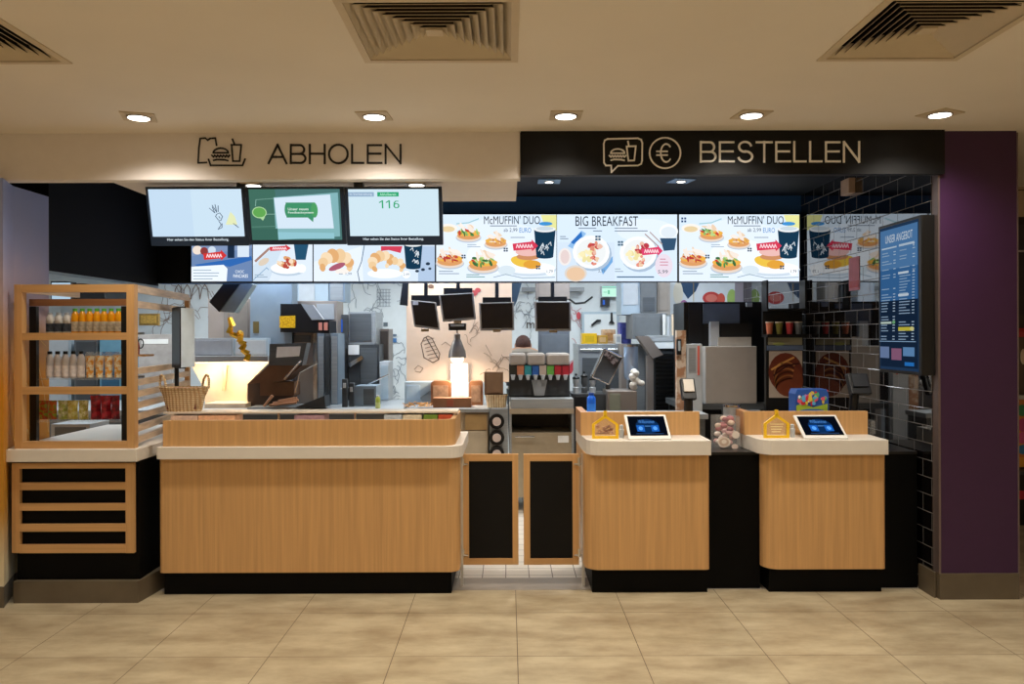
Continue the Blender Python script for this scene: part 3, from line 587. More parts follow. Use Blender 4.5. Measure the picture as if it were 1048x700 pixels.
# ================================================================== SIDE MENU SCREEN ON THE TILED WALL
Xp = 2.42; Yn, Yf = 4.69, 5.18
t = thing('wall_menu_display', 'tall narrow digital price board in a black housing on the black tiled wall', 'menu board', (2.45, 4.93, 1.306))
B().box(Xp, XR-0.001, Yn-0.03, Yf+0.02, 1.30, 2.243).obj('housing', BLACKPL, t, bev=0.004)
pm = lambda u, v, l: (Xp-l, Yf-(Yf-Yn)*u, 2.225-(2.225-1.32)*v)
s4 = [('r', 0.0, 0.0, 1, 1, '2A4566'), ('r', .02, .02, .98, .30, '5C8FC6'), ('r', .02, .30, .98, .52, '3F75B0'), ('r', .02, .52, .98, .98, '1B2E48'), ('t', 'UNSER ANGEBOT', .16, .06, .86, .115, 'E4F2FF', 1), ('r', .06, .145, .46, .155, 'CFE4F8'), ('r', .52, .14, .9, .155, 'CFE4F8')]
rnd = random.Random(4)
for k in range(34):
    v = .18+k*.0195
    if v > .80: break
    for u0, u1 in ((.07, .44), (.54, .92)):
        if rnd.random() < .8: s4 += [('r', u0, v, u0+(u1-u0)*rnd.uniform(.4, .75), v+.006, 'A9C6E4'), ('r', u1-.06, v, u1, v+.006, 'C4DCF4')]
s4 += [('r', .54, .33, .80, .345, 'E4F2FF'), ('r', .54, .48, .80, .495, 'E4F2FF'), ('r', .07, .665, .36, .68, 'D8ECDF'), ('e', .42, .67, .04, .012, '7FC08A'), ('r', .54, .705, .90, .73, 'E6D84A'), ('e', .88, .717, .05, .014, 'F4EFA0'), ('r', .03, .80, .97, .805, '9FC3E8'), ('r', .05, .84, .30, .92, '7C94C0'), ('r', .36, .85, .62, .93, 'A06C8C'), ('r', .66, .84, .94, .90, '6FA0D4'), ('r', .70, .94, .93, .965, '2F86E0'), ('t', 'V', .90, .15, .96, .175, 'E4F2FF'), ('t', 'V', .90, .32, .96, .345, 'E4F2FF')]
art('screen', t, pm, s4, artmat('price_board_picture', True, 0.55), step=0.0004)
B().box(XR-0.05, XR-0.001, 5.72, 5.86, 2.56, 2.67).obj('wall_speaker', mat('beige_plastic', 'B59A84'), None, 'small beige speaker box high on the black tiled wall', 'speaker', bev=0.004)
t = B().box(XR-0.004, XR-0.001, 5.66, 5.83, 1.86, 2.10).obj('wall_notice', mat('pink_paper', 'C98296', rough=0.7), None, 'small pink paper notice on the black tiled wall left of the tall price board', 'notice')
B().box(XR-0.005, XR-0.004, 5.67, 5.82, 1.88, 1.93).obj('red_footer', REDP, t)
# ================================================================== PICKUP COUNTER
def rr(x0, x1, y0, y1, rl, rr_, n=6):   # outline, front corners rounded (front = y0)
    p = [(x1, y1), (x0, y1)]
    for i in range(n+1):
        a = math.pi+math.pi/2*i/n; p.append((x0+rl+math.cos(a)*rl, y0+rl+math.sin(a)*rl)) if rl else None
    if not rl: p.append((x0, y0))
    for i in range(n+1):
        a = 1.5*math.pi+math.pi/2*i/n; p.append((x1-rr_+math.cos(a)*rr_, y0+rr_+math.sin(a)*rr_)) if rr_ else None
    if not rr_: p.append((x1, y0))
    return p
YC = 4.74
t = thing('pickup_counter', 'long oak pickup counter with a white worktop edge and black plinth, under the order screens', 'counter', (-1.18, 5.0, 0))
bx0, bx1 = xat(162, YC, 520), xat(470, YC, 520)
B().prism(rr(bx0, bx1, YC, 5.38, 0.03, 0.06), zat(586, YC, 316), 0.819).obj('body', OAK, t)
B().prism(rr(bx0+0.02, bx1-0.05, 4.775, 5.34, 0.0, 0.0), 0, zat(586, YC, 316)).obj('plinth', BLACK, t)
lx0, lx1 = xat(159, 4.70, 463), xat(473, 4.70, 463)
B().prism(rr(lx0, lx1, 4.70, 5.42, 0.02, 0.09), 0.819, 0.892).obj('worktop', WHITE_TOP, t, bev=0.003)
u0, u1 = xat(166.5, 4.72, 440), xat(465.5, 4.72, 440)
P = rr(u0, u1, 4.722, 5.30, 0.0, 0.08)[2:]; Q = [(u1-0.03, 5.30)]+[(u1-0.08+math.cos(a)*0.05, 4.802+math.sin(a)*0.05) for a in [2*math.pi-math.pi/2*i/6 for i in range(7)]]+[(u0, 4.752)]
B().prism(P+[(u1, 5.30)]+Q, 0.892, 1.046).obj('upstand', OAK, t)
# glass serving shelf on little posts
sh = thing('serving_shelf', 'thin white-edged glass serving shelf on short posts along the top of the pickup counter', 'shelf', (-1.2, 5.0, 0.892))
x0 = xat(163, 4.9, 421); x1 = xat(468, 4.9, 421)
B().box(x0, x1, 4.955, 5.11, 1.063, 1.075).obj('shelf_board', mat('shelf_white', 'DCD0BE', rough=0.25), sh, bev=0.002)
for px in (168, 276, 356, 462):
    x = xat(px, 4.9); B().tube((x+0.02, 5.02, 0.892), (x+0.02, 5.02, 1.063), 0.008).obj('post', CHROME, sh)
for px0, px1, c, lb in ((178, 205, 'D8B9A4', 'pale pink carton under the serving shelf below the wicker basket'), (206, 243, 'F0B68C', 'orange carton under the serving shelf right of the pink one'), (303, 333, 'A8848C', 'printed carton standing under the middle of the serving shelf'), (394, 412, 'B9C4CC', 'small pale blue carton under the serving shelf'), (413, 432, 'D6CBB0', 'small cream carton under the serving shelf'), (434, 448, '6E8A2E', 'green printed packet under the right end of the serving shelf'), (449, 463, 'C0502E', 'orange-red packet under the right end of the serving shelf')):
    a, b_ = xat(px0, 5.0), xat(px1, 5.0)
    o = B().box(a, b_, 4.95, 5.10, 0.892, 1.052).obj('flat_carton', mat('carton_'+c, c, rough=0.6, var=0.2, scale=40), None, lb, 'packet', 'packets under the serving shelf', bev=0.001)
# wicker basket
def wicker():
    m = bpy.data.materials.new('woven_wicker'); m.use_nodes = True; nt = m.node_tree; N = nt.nodes; L = nt.links; p = N['Principled BSDF']
    tc = N.new('ShaderNodeTexCoord'); sp = N.new('ShaderNodeSeparateXYZ'); L.new(tc.outputs['Object'], sp.inputs[0])
    w_ = N.new('ShaderNodeTexWave'); w_.inputs['Scale'].default_value = 14; w_.inputs['Distortion'].default_value = 1.5; w_.bands_direction = 'X'; L.new(tc.outputs['Object'], w_.inputs[0])
    w2 = N.new('ShaderNodeTexWave'); w2.inputs['Scale'].default_value = 28; w2.bands_direction = 'Z'; L.new(tc.outputs['Object'], w2.inputs[0])
    a = N.new('ShaderNodeMath'); a.operation = 'MULTIPLY'; L.new(w_.outputs[1], a.inputs[0]); L.new(w2.outputs[1], a.inputs[1])
    r = N.new('ShaderNodeValToRGB'); L.new(a.outputs[0], r.inputs[0]); r.color_ramp.elements[0].color = (*lin('BE9666'), 1); r.color_ramp.elements[1].color = (*lin('F2DDB4'), 1); r.color_ramp.elements[1].position = 0.5
    L.new(r.outputs[0], p.inputs['Base Color']); p.inputs['Roughness'].default_value = 0.7
    b = N.new('ShaderNodeBump'); b.inputs['Strength'].default_value = 0.8; b.inputs['Distance'].default_value = 0.01; L.new(a.outputs[0], b.inputs['Height']); L.new(b.outputs[0], p.inputs['Normal'])
    return m
WICK = wicker(); Yb = 5.03
bxm = xat(188.5, Yb); z0 = 1.075
t = thing('wicker_basket', 'round-handled wicker basket standing on the left end of the glass serving shelf', 'basket', (bxm, Yb, z0))
k = Yb/FPX
bk = B(); n = 28; prof = [(17*k, 0), (18*k, 0.01), (21*k, 0.09), (25*k, 0.145), (25.8*k, 0.15), (24.8*k, 0.151), (20*k, 0.09), (16.5*k, 0.012)]
bk.lathe(prof, (bxm, Yb, z0), 32, 1, 0.62); bk.obj('basket_body', WICK, t, smooth=True)
for sg in (-1, 1):
    h = B(); pts = []
    for i in range(13):
        a = math.pi*i/12; pts.append((bxm+sg*(21.5*k-math.cos(a)*0.032+math.sin(a)*0.01), Yb+sg*math.cos(a)*0.03, z0+0.142+math.sin(a)*0.085))
    h.path(pts, 0.0075, 8); h.obj('handle', WICK, t)
bx_ = B().box(bxm-0.09, bxm+0.09, Yb-0.05, Yb+0.05, z0+0.015, z0+0.145); bx_.obj('napkin_stack', mat('maroon_napkins', '6A2E26', rough=0.8), None, 'dark red napkins lying inside the wicker basket', 'napkins')
# bag / display screen beside the snack cabinet
tm = thing('side_monitor', 'pale screen seen nearly edge-on beside the snack cabinet, behind the wicker basket', 'screen', (-2.2, 5.26, 0.894))
a0 = at(175.5, 316, 5.34); a1 = at(184, 316, 5.12); Zt = zat(314, 5.2, 180); Zb_ = zat(377, 5.2, 180)
p0 = Vector((a0[0], 5.34)); p1 = Vector((a1[0], 5.12)); p2 = Vector((xat(197.5, 5.20), 5.20)); 
B().prism([tuple(p0), (p0.x+0.03, p0.y+0.03), (p1.x+0.03, p1.y+0.03), tuple(p1)], Zb_, Zt).obj('screen_back', BLACKPL, tm, bev=0.006)
B().prism([(p1.x+0.012, p1.y-0.012), (p2.x, p2.y), (p2.x, p2.y+0.03), (p1.x+0.03, p1.y+0.03)], Zb_+0.01, Zt-0.01).obj('screen_front', mat('pale_blue_screen', 'D6E4EE', rough=0.2), tm, label='pale blue-grey panel')
B().tube((-2.19, 5.26, 0.896), (-2.19, 5.26, Zb_+0.02), 0.014).obj('stand', BLACKPL, tm)
B().box(-2.235, -2.155, 5.2, 5.32, 0.894, 0.902).obj('foot', BLACKPL, tm)

# ================================================================== SNACK CABINET AND ITS COUNTER (LEFT)
t = thing('corner_counter', 'black corner counter with white top and open oak slats, below the snack cabinet', 'counter', (-2.5, 5.2, 0))
yc = 4.60; lx = -2.876; rx = xat(140, yc, 466)
B().box(lx, rx-0.012, 4.66, 5.9, 0.125, 0.822).obj('body', BLACK, t)
B().prism([(lx, 4.62), (rx-0.005, 4.62), (rx+0.03, 4.9), (rx+0.03, 5.9), (lx, 5.9)], 0.0, 0.125).obj('plinth', KERB, t)
B().prism([(-2.904, yc), (rx, yc), (rx+0.004, 5.9), (-2.975, 5.9), (-2.975, 4.80)], 0.822, 0.894).obj('worktop', WHITE_TOP, t, bev=0.003)
def frect(b, a, Y, d=0.03): b.pbox(*a, Y, d)
g = B()
for a in ((12, 474, 20, 566), (128.5, 474, 137, 566)): g = B(); frect(g, a, 4.635); g.obj('stile', OAK, t)
for y0, y1 in ((474, 479.5), (494, 501.5), (515.5, 522.5), (536.5, 544), (557.5, 566)):
    b = B(); b.pbox(20, y0, 128.5, y1, 4.637, 0.026); b.obj('slat', OAKX, t)
# open display frame above it
t = thing('snack_cabinet', 'tall open oak-framed snack and drinks display cabinet on the left counter', 'cabinet', (-2.5, 5.1, 0.894))
Yc = 4.64
def post(px0, px1, Y, name='post', m=OAK, d=0.05, py0=291, z0=0.894):
    x0, x1, _, _ = rect(px0, 300, px1, 400, Y); b = B(); b.box(x0, x1, Y, Y+d, z0, zat(py0, Y, px0)); return b.obj(name, m, t)
ztop = zat(291, Yc, 75)
x0, x1 = xat(14.5, Yc), xat(137.5, Yc)
for a, b_ in ((14.5, 22.5), (129.5, 137.5)):
    q0, q1, _, _ = rect(a, 300, b_, 400, Yc); B().box(q0, q1, Yc, Yc+0.045, 0.894, ztop).obj('post', OAK, t)
q0, q1, _, _ = rect(22.5, 300, 129.5, 400, Yc)
for i, (y0, y1) in enumerate(((291, 299), (340.5, 348), (396, 403.5), (452, 459.5))):
    za, zb = zat(y1, Yc, 75), zat(y0, Yc, 75)
    if i == 3: za = 0.894
    if i == 0: zb = ztop
    B().box(q0, q1, Yc+0.002, Yc+0.042, za, zb).obj('front_rail', OAKX, t)
# right side: slats running back
sx = x1-0.045
B().box(-2.365, -2.335, 5.82, 5.85, 0.894, 1.83).obj('rear_post', OAK, t)
def siderail(za, zb, y0=Yc+0.045, y1=5.84): B().prism([(x1-0.034, y0), (x1-0.006, y0), (-2.335, y1), (-2.363, y1)], za, zb).obj('side_slat', OAKY_LIT, t)
B().box(x0+0.002, x0+0.03, Yc+0.045, 5.30, ztop-0.045, ztop).obj('side_rail', OAKY_LIT, t)
siderail(ztop-0.045, ztop); siderail(ztop-0.135, ztop-0.095)
for i in range(7): siderail(0.915+i*0.068, 0.915+i*0.068+0.036)
# inner refrigerated case: black posts, rear frame, glass shelves
Yi = 4.86
for a, b_ in ((30, 37), (124, 130)):
    q0, q1, _, _ = rect(a, 300, b_, 400, Yi); B().box(q0, q1, Yi, Yi+0.03, 0.894, zat(312, Yi)).obj('black_upright', BLACKPL, t)
q0, q1, _, _ = rect(30, 300, 130, 400, Yi)
B().box(q0, q1, Yi, Yi+0.03, zat(313, Yi, 75), zat(306, Yi, 75)).obj('inner_top_rail', wood('oak_dark_rail', '8A5E3C', axis=0), t)
SZ = []
for py in (340.5, 387.5, 431):
    zz = zat(py, Yi, 75); SZ.append(zz)
    B().box(q0+0.03, q1-0.03, Yi+0.005, Yi+0.29, zz-0.008, zz).obj('glass_shelf', GLASS, t)
    B().box(q0+0.03, q1-0.03, Yi+0.29, Yi+0.30, zz-0.012, zz+0.004).obj('shelf_edge', STEEL, t)
# drinks and snacks
def bottle(name, label, cat, x, y, z, h, r, cols, group, n=14):
    body, lab, capm = cols
    o = thing(name, label, cat, (x, y, z), group)
    B().lathe([(r*.92, 0), (r, h*.03), (r, h*.66), (r*.92, h*.78), (r*.55, h*.87), (r*.50, h*.92)], (x, y, z), n).obj('bottle_body', body, o, smooth=True)
    B().lathe([(r*.62, h*.89), (r*.62, h)], (x, y, z), n).obj('cap', capm, o)
    B().lathe([(r*1.02, h*.06), (r*1.02, h*.46)], (x, y, z), n).obj('bottle_label', lab, o)
    return o
kk = 4.95/FPX; yb = 5.0; H0 = 24*kk
BLUELAB = mat('blue_grey_label', '4E5C72', var=0.4, scale=60); PALE = mat('pale_label', 'ECE2D4', var=0.25, scale=60)
first = None
for i in range(7):
    x = xat(77+i*7.4, yb, 330); lb = '%s from the left of the orange juice bottles on the top shelf' % ORD[i].capitalize()
    if first is None: first = bottle('juice_bottle', lb, 'bottle', x, yb, SZ[0], 0.152, 0.0225, (ORANGEJ, PALE, GREENP), 'orange juice bottles on the top shelf')
    else: copy_tree(first, (x, yb, SZ[0]), label=lb)
first = None
for i in range(3):
    x = xat(51.5+i*8.6, yb, 330); lb = '%s from the left of the white milk bottles on the top shelf' % ORD[i].capitalize()
    if first is None: first = bottle('milk_bottle', lb, 'bottle', x, yb, SZ[0], 0.128, 0.024, (WHITEP, BLUELAB, LGREY), 'white milk bottles on the top shelf')
    else: copy_tree(first, (x, yb, SZ[0]), label=lb)
def prnt(name, a, b_, sc=30):
    if name in MATS: return MATS[name]
    m = mat(name, a, rough=0.4, scale=sc); r = [n for n in m.node_tree.nodes if n.type == 'VALTORGB'][0]
    r.color_ramp.elements[0].color = (*lin(a), 1); r.color_ramp.elements[1].color = (*lin(b_), 1); r.color_ramp.elements[0].position = .45; r.color_ramp.elements[1].position = .55; return m
first = None
for i in range(5):
    x = xat(51+i*8, yb, 370); lb = '%s from the left of the slim white bottles on the middle shelf' % ORD[i].capitalize()
    if first is None: first = bottle('water_bottle', lb, 'bottle', x, yb, SZ[1], 0.165, 0.022, (mat('frosted_white', 'CFC8C4', rough=0.3), mat('white_label', 'E6DEDA', var=0.15, scale=50), BLACKPL), 'white bottles on the middle shelf')
    else: copy_tree(first, (x, yb, SZ[1]), label=lb)
first = None
for i in range(4):
    x = xat(92+i*9.6, yb, 370); lb = '%s from the left of the squat orange patterned cups on the middle shelf' % ORD[i].capitalize()
    if first is None:
        first = thing('dessert_cup', lb, 'cup', (x, yb, SZ[1]), 'orange patterned cups on the middle shelf')
        B().lathe([(0.020, 0), (0.026, 0.135)], (x, yb, SZ[1]), 14).obj('cup_body', prnt('orange_print', 'E09A2E', 'EFE3C4', 45), first, smooth=True)
        B().lathe([(0.028, 0.135), (0.028, 0.143), (0.018, 0.16)], (x, yb, SZ[1]), 14).obj('lid', CLEARP, first, smooth=True)
    else: copy_tree(first, (x, yb, SZ[1]), label=lb)
# snack bags on the lower shelf
def bag(x, y, z, w, h, d, m, label, group, k=6):
    b = B(); P = []
    for j in range(6):
        v = j/5; tt = d/2*math.sin(math.pi*min(1, max(0.12, v*.9+.08)))+0.003; ww = w/2*(1-0.06*math.sin(math.pi*v))
        P.append([(x-ww, y, z+h*v), (x-ww*.5, y-tt, z+h*v), (x+ww*.5, y-tt, z+h*v), (x+ww, y, z+h*v), (x+ww*.5, y+tt, z+h*v), (x-ww*.5, y+tt, z+h*v)])
    vs = [p for r_ in P for p in r_]; fs = [(j*6+i, j*6+(i+1) % 6, (j+1)*6+(i+1) % 6, (j+1)*6+i) for j in range(5) for i in range(6)]+[tuple(range(6))[::-1], tuple(range(30, 36))]
    b.add(vs, fs); o = b.obj('snack_bag', m, None, label, 'snack bag', group, smooth=True)
    B().box(x-w/2, x+w/2, y-0.0015, y+0.0015, z+h-0.002, z+h+0.008).obj('top_seal', m, o)
    return o
for px, wd, m, lb in ((46.5, 9, prnt('green_red_print', '8FA02E', 'B8481E', 50), 'green and red fruit bag at the left end of the lower shelf'), (55.5, 9, prnt('green_red_print2', '86982A', 'C25A22', 55), 'green and red fruit bag second on the lower shelf'), (66, 10, prnt('white_green_print', 'D9D4A8', 'A8B04A', 40), 'pale apple bag beside the green fruit bags on the lower shelf'), (76, 11, prnt('yellow_white_print', 'E4DC9A', 'C9B84A', 40), 'yellow-green fruit bag in the middle of the lower shelf'), (87, 10, prnt('yellow_white_print2', 'E9E3B0', 'B9B048', 40), 'yellow-green fruit bag left of the red bags on the lower shelf'), (99.5, 11, prnt('red_print', 'B81E2E', '7E1A26', 40), 'leftmost red snack bag on the lower shelf'), (110, 11, prnt('red_print2', 'C2283A', '8A1C2A', 40), 'middle red snack bag on the lower shelf'), (119.5, 9, prnt('red_print3', 'AE1C2A', '6E1622', 40), 'rightmost red snack bag on the lower shelf')):
    bag(xat(px, yb), yb-0.02, SZ[2]+0.0, wd*kk, (23 if px > 95 else 18)*kk, 0.05, m, lb, 'snack bags on the lower shelf')
t2 = thing('sauce_bottle', 'small dark red ketchup bottle with a ring handle behind the cabinet side slats', 'bottle', (-2.27, 5.15, 0.894))
x = xat(150, 5.3, 370); y = 5.15
t2.location = (x, y, 1.43)
B().lathe([(0.02, 0), (0.024, 0.05), (0.018, 0.08), (0.008, 0.10)], (x, y, 1.43), 12).obj('bottle_body', mat('ketchup_red', '7A1C18'), t2)
B().path([(x+0.03+0.018*math.cos(a), y, 1.50+0.03*math.sin(a)) for a in [i*math.pi/6 for i in range(13)]], 0.004).obj('ring_handle', BLACKPL, t2)
B().box(x-0.12, x+0.09, y-0.06, y+0.06, 1.418, 1.43).obj('side_shelf', OAKX, None, 'short oak shelf inside the right side of the snack cabinet holding a red bottle', 'shelf')

# ================================================================== REGISTER COUNTERS
zc = 0.92
def register(name, label, lipL, back, front, right, body, toe, up, cyy=5.35):
    t = thing('register_counter', label, 'counter', ((body[0]+body[1])/2, 5.0, 0), 'oak register counters')
    b0, b1 = body; zb = zat(583, YC, 740)
    B().prism(rr(b0, b1, YC, cyy, 0.09, 0.025, 8), zb, 0.832).obj('body', OAK, t)
    B().box(toe[0], toe[1], 4.78, cyy-0.04, 0, zb).obj('plinth', BLACK, t)
    out = [(right, cyy+0.03), (back[0], cyy+0.03), (back[0], back[1]), (front[0]-0.01, 4.78), (front[0]+0.012, 4.727), (front[0]+0.05, 4.70), (right, 4.70)]
    B().prism(out, 0.832, zc).obj('worktop', WHITE_TOP, t, bev=0.003)
    u0, u1, un = up
    B().box(u0, u1, 4.96, 5.0, zc, 1.064).obj('upstand', OAK, t)
    B().box(u0, u0+0.04, 5.0, cyy, zc, 1.064).obj('upstand_side', wood('oak_side', 'B98558'), t)
    return t
Yl = 4.70
register('a', 'left oak register counter with white top, between the swing doors and the candy jar', None, (0.455, 5.0), (0.475, 4.75), xat(728, Yl, 458), (xat(599, YC, 520), xat(726.5, YC, 520)), (xat(606, 4.78, 595), xat(724, 4.78, 595)), (xat(594.5, 4.96, 435), xat(716, 4.96, 435), 0))
register('b', 'right oak register counter with white top, beside the black tiled wall', None, (1.475, 5.0), (1.50, 4.75), xat(909.5, Yl, 458), (xat(783, YC, 520), xat(907, YC, 520)), (xat(787, 4.78, 595), xat(902, 4.78, 595)), (xat(762, 4.96, 435), xat(888, 4.96, 435), 0))
# black low counters between and beside
for a, b_, lb in ((1.196, 1.528, 'black low counter between the two registers, under the candy jar'), (2.236, 2.485, 'black low counter between the right register and the tiled wall')):
    t = thing('low_counter', lb, 'counter', ((a+b_)/2, 5.0, 0), 'black low counters')
    B().box(a, b_, 4.845, 5.36, 0.0, 0.815).obj('body', BLACK, t); B().box(a+0.001, b_-0.001, 4.838, 5.37, 0.815, 0.831).obj('worktop', mat('black_worktop', '101012', rough=0.3), t)
# swing doors
PANEL = mat('black_door_panel', '050507', rough=0.5, spec=0.25)
for (px0, px1, ins, hs), lb in (((474, 530.5, (480, 524.5), 474.5), 'left oak-framed swing door with a black panel beside the pickup counter'), ((536, 592.5, (542.5, 586), 592), 'right oak-framed swing door with a black panel beside the left register')):
    Yd = 4.92; x0, x1, z0, z1 = rect(px0, 465, px1, 578, Yd)
    t = thing('swing_door', lb, 'door', ((x0+x1)/2, Yd, z0), 'pair of low swing doors'); d = 0.03
    i0, i1, j0, j1 = rect(ins[0], 472, ins[1], 571.5, Yd)
    f = B(); f.box(x0, i0, Yd, Yd+d, z0, z1); f.box(i1, x1, Yd, Yd+d, z0, z1); f.obj('stile_frame', OAK, t)
    f = B(); f.box(i0, i1, Yd+0.001, Yd+d-0.001, z0, j0); f.box(i0, i1, Yd+0.001, Yd+d-0.001, j1, z1); f.obj('rail_frame', OAKX, t)
    B().box(i0, i1, Yd+0.006, Yd+d-0.006, j0, j1).obj('panel', PANEL, t)
    hx = x0 if hs < 500 else x1
    for zz in (z0+0.05, z1-0.07):
        B().tube((hx, Yd-0.004, zz), (hx, Yd-0.004, zz+0.05), 0.009).tube((hx-0.03, Yd-0.004, zz+0.01), (hx+0.03, Yd-0.004, zz+0.01), 0.006).obj('hinge', CHROME, t)
for px, lb in ((472.5, 'thin steel door post at the end of the pickup counter'), (595.5, 'thin steel door post at the left register counter')):
    x = xat(px, 4.96); B().box(x-0.008, x+0.008, 4.90, 4.93, 0, 0.815).obj('door_post', mat('pale_steel_post', 'C9C4BA', rough=0.4, metal=0.3), None, lb, 'post', 'swing door posts')

# candy jar between the registers
Yj = 4.98; x0, x1, z0, z1 = rect(733, 426.5, 757.5, 461, Yj); z0 = 0.831
t = thing('candy_box', 'clear tall box of wrapped pink and white sweets standing between the two registers', 'candy box', ((x0+x1)/2, Yj, z0))
B().box(x0, x1, Yj, Yj+0.14, z0, z1).obj('clear_box', CLEARP, t, bev=0.002)
rnd = random.Random(3); cols = ['D9A8A8', 'E9DCD2', 'A8525A', 'E0C4B0', '8A3A48']
for i in range(36):
    x = rnd.uniform(x0+0.024, x1-0.024); z = z0+0.017+(i//4)*0.0205; yv = Yj+0.02+0.033*(i % 4)
    cI = cols[0:2][i % 2] if z < z0+0.11 else cols[2:][i % 3]
    b = B(); b.ball((x, yv, z), 0.023, 0.014, 0.0165, 8, 6); b.obj('wrapped_sweet', mat('sweet_'+cI, cI, rough=0.5), None, 'wrapped sweet in the clear candy box, %s layer from the bottom, %s from the front' % (ORD[i//4], ORD[i % 4]), 'sweet', 'sweets in the candy box', smooth=True)
art('picture_label', t, flat(Yj-0.001), [('e', 741, 452.5, 6.5, 5.5, 'E3D6C8'), ('e', 741, 452.5, 5, 4.2, 'C9B09C'), ('e', 741, 452, 2.6, 2.2, 'E9DDD0'), ('e', 753, 445, 3.8, 3.8, 'E6DACE'), ('e', 752, 457, 3.4, 2.6, 'DEC9BC')], PRINTART)
Yj = 5.2; xx = xat(748.5, Yj); 
t = thing('steel_canister', 'short brushed steel canister behind the clear candy box', 'canister', (xx, Yj, 0.831))
B().lathe([(0.055, 0), (0.055, zat(416, Yj, 748)-0.831)], (xx, Yj, 0.831), 20).obj('canister_body', STEEL, t, smooth=True)
B().lathe([(0.057, 0), (0.057, 0.012), (0.02, 0.018)], (xx, Yj, zat(416, Yj, 748)), 20).obj('lid', CHROME, t, smooth=True)
# donation houses
def house(px0, px1, py0, py1, Y, label, fill):
    x0, x1, z0, z1 = rect(px0, py0, px1, py1, Y); z0 = zc; w = x1-x0; h = z1-z0; xm = (x0+x1)/2
    t = thing('donation_house', label, 'donation box', (xm, Y, z0), 'house-shaped donation boxes')
    e = z0+h*0.52; r = 0.016; top = z0+h*0.86
    out = [(x0, z0), (x1, z0), (x1, e), (xm, top), (x0, e)]; c = (xm, z0+h*.4)
    inn = [(x0+r, z0+r), (x1-r, z0+r), (x1-r, e-r*.3), (xm, top-r*1.3), (x0+r, e-r*.3)]
    b = B()
    for i in range(5):
        j = (i+1) % 5; b.hexa([(out[i][0], Y, out[i][1]), (out[j][0], Y, out[j][1]), (inn[j][0], Y, inn[j][1]), (inn[i][0], Y, inn[i][1])], [(out[i][0], Y+0.012, out[i][1]), (out[j][0], Y+0.012, out[j][1]), (inn[j][0], Y+0.012, inn[j][1]), (inn[i][0], Y+0.012, inn[i][1])])
    b.obj('house_frame', YELP, t)
    B().prism([(p[0], p[1]) for p in inn], Y+0.013, Y+0.10, axis=1).obj('clear_box', mat('very_clear_plastic', 'F4F4F0', rough=0.08, alpha=0.06, var=0), t)
    B().prism([(xm-0.011, top-0.008), (xm+0.011, top-0.008), (xm+0.009, z1), (xm-0.009, z1)], Y, Y+0.012, axis=1).obj('chimney', YELP, t)
    if fill:
        bb = B(); rnd = random.Random(9)
        for i in range(34): bb.tube((rnd.uniform(x0+.03, x1-.03), Y+rnd.uniform(.03, .085), z0+0.016+rnd.uniform(0, h*.36)), (0, 0, 0), 0.01) if 0 else bb.ball((rnd.uniform(x0+.03, x1-.03), Y+rnd.uniform(.03, .085), z0+0.022+rnd.uniform(0, h*.34)), .012, .012, .004, 8, 4)
        bb.obj('coins', mat('copper_coins', 'B07A58', rough=0.35, metal=0.5), None, 'pile of copper coins inside the left yellow donation house', 'coins', kind='stuff')
    if fill: return t
    sh = [('r', px0+6+i*0.5, py0+h*0+14+i*2.6, px1-6-i, py0+15+i*2.6, 'E9D9A0') for i in range(4)]
    art('printed_lines', t, flat(Y+0.012), sh, PRINTART)
    return t
house(606, 633, 420.5, 450.5, 4.80, 'yellow house-shaped donation box full of coins on the left register counter', True)
house(782, 808, 419.5, 450.5, 4.80, 'yellow house-shaped donation box, nearly empty, on the right register counter', False)
for px, lb in ((636, 'small steel and white cup between the donation house and tablet on the left register'), (811, 'small steel and white cup between the donation house and tablet on the right register')):
    x = xat(px, 4.84, 440); B().lathe([(0.014, 0), (0.016, 0.05), (0.011, 0.055), (0.012, 0.075), (0.004, 0.08)], (x, 4.84, zc), 12).obj('small_shaker', LGREY, None, lb, 'shaker', 'shakers beside the tablets', smooth=True)
# tablets
def tablet(TL, TR, BR, BL, label):
    Yb, Yt = 4.73, 4.915
    a = [at(*TL, Yt), at(*TR, Yt), at(*BR, Yb), at(*BL, Yb)]; zt = (a[0][1]+a[1][1])/2; zb = zc+0.008
    w = ((a[1][0]-a[0][0])+(a[2][0]-a[3][0]))/2; xm = (a[0][0]+a[1][0]+a[2][0]+a[3][0])/4; x0, x1 = xm-w/2, xm+w/2
    t = thing('tablet', label, 'tablet', (xm, Yb+0.08, zc), 'tilted tablets on the registers')
    d = Vector((0, Yt-Yb, zt-zb)); n = Vector((0, d.z, -d.y)).normalized()   # outward (towards the guest) is -n after check
    n = Vector((0, -d.z, d.y)).normalized()
    f = [(x0, Yb, zb), (x1, Yb, zb), (x1, Yt, zt), (x0, Yt, zt)]; g = [tuple(Vector(p)-n*0.014) for p in f]
    B().hexa(f, g).obj('housing', WHITEP, t, bev=0.004)
    def mp(u, v, l): p = Vector((x0+(x1-x0)*u, Yb, zb))+d*(1-v)+n*(0.0012+l); return tuple(p)
    sh = [('r', .06, .08, .94, .88, '060A14'), ('e', .5, .5, .28, .30, '0C2A52'), ('t', 'Willkommen', .30, .24, .68, .38, '4E8AD8'), ('r', .24, .46, .42, .72, '1C5CB4'), ('e', .33, .59, .05, .08, '58A0F0'), ('r', .58, .46, .76, .72, '1C5CB4'), ('e', .67, .59, .05, .08, '58A0F0'), ('l', [(.44, .5), (.56, .5)], .02, '5E9AE0'), ('r', .2, .80, .84, .82, '34507A')]
    art('screen', t, mp, sh, GLOWART, step=0.0004)
    # wedge stand
    B().prism([(Yb+0.03, zc), (Yt+0.0, zc), (Yt-0.012, zt-0.03), (Yb+0.035, zb+0.01)], xm-0.04, xm+0.04, axis=0).obj('stand', WHITEP, t)
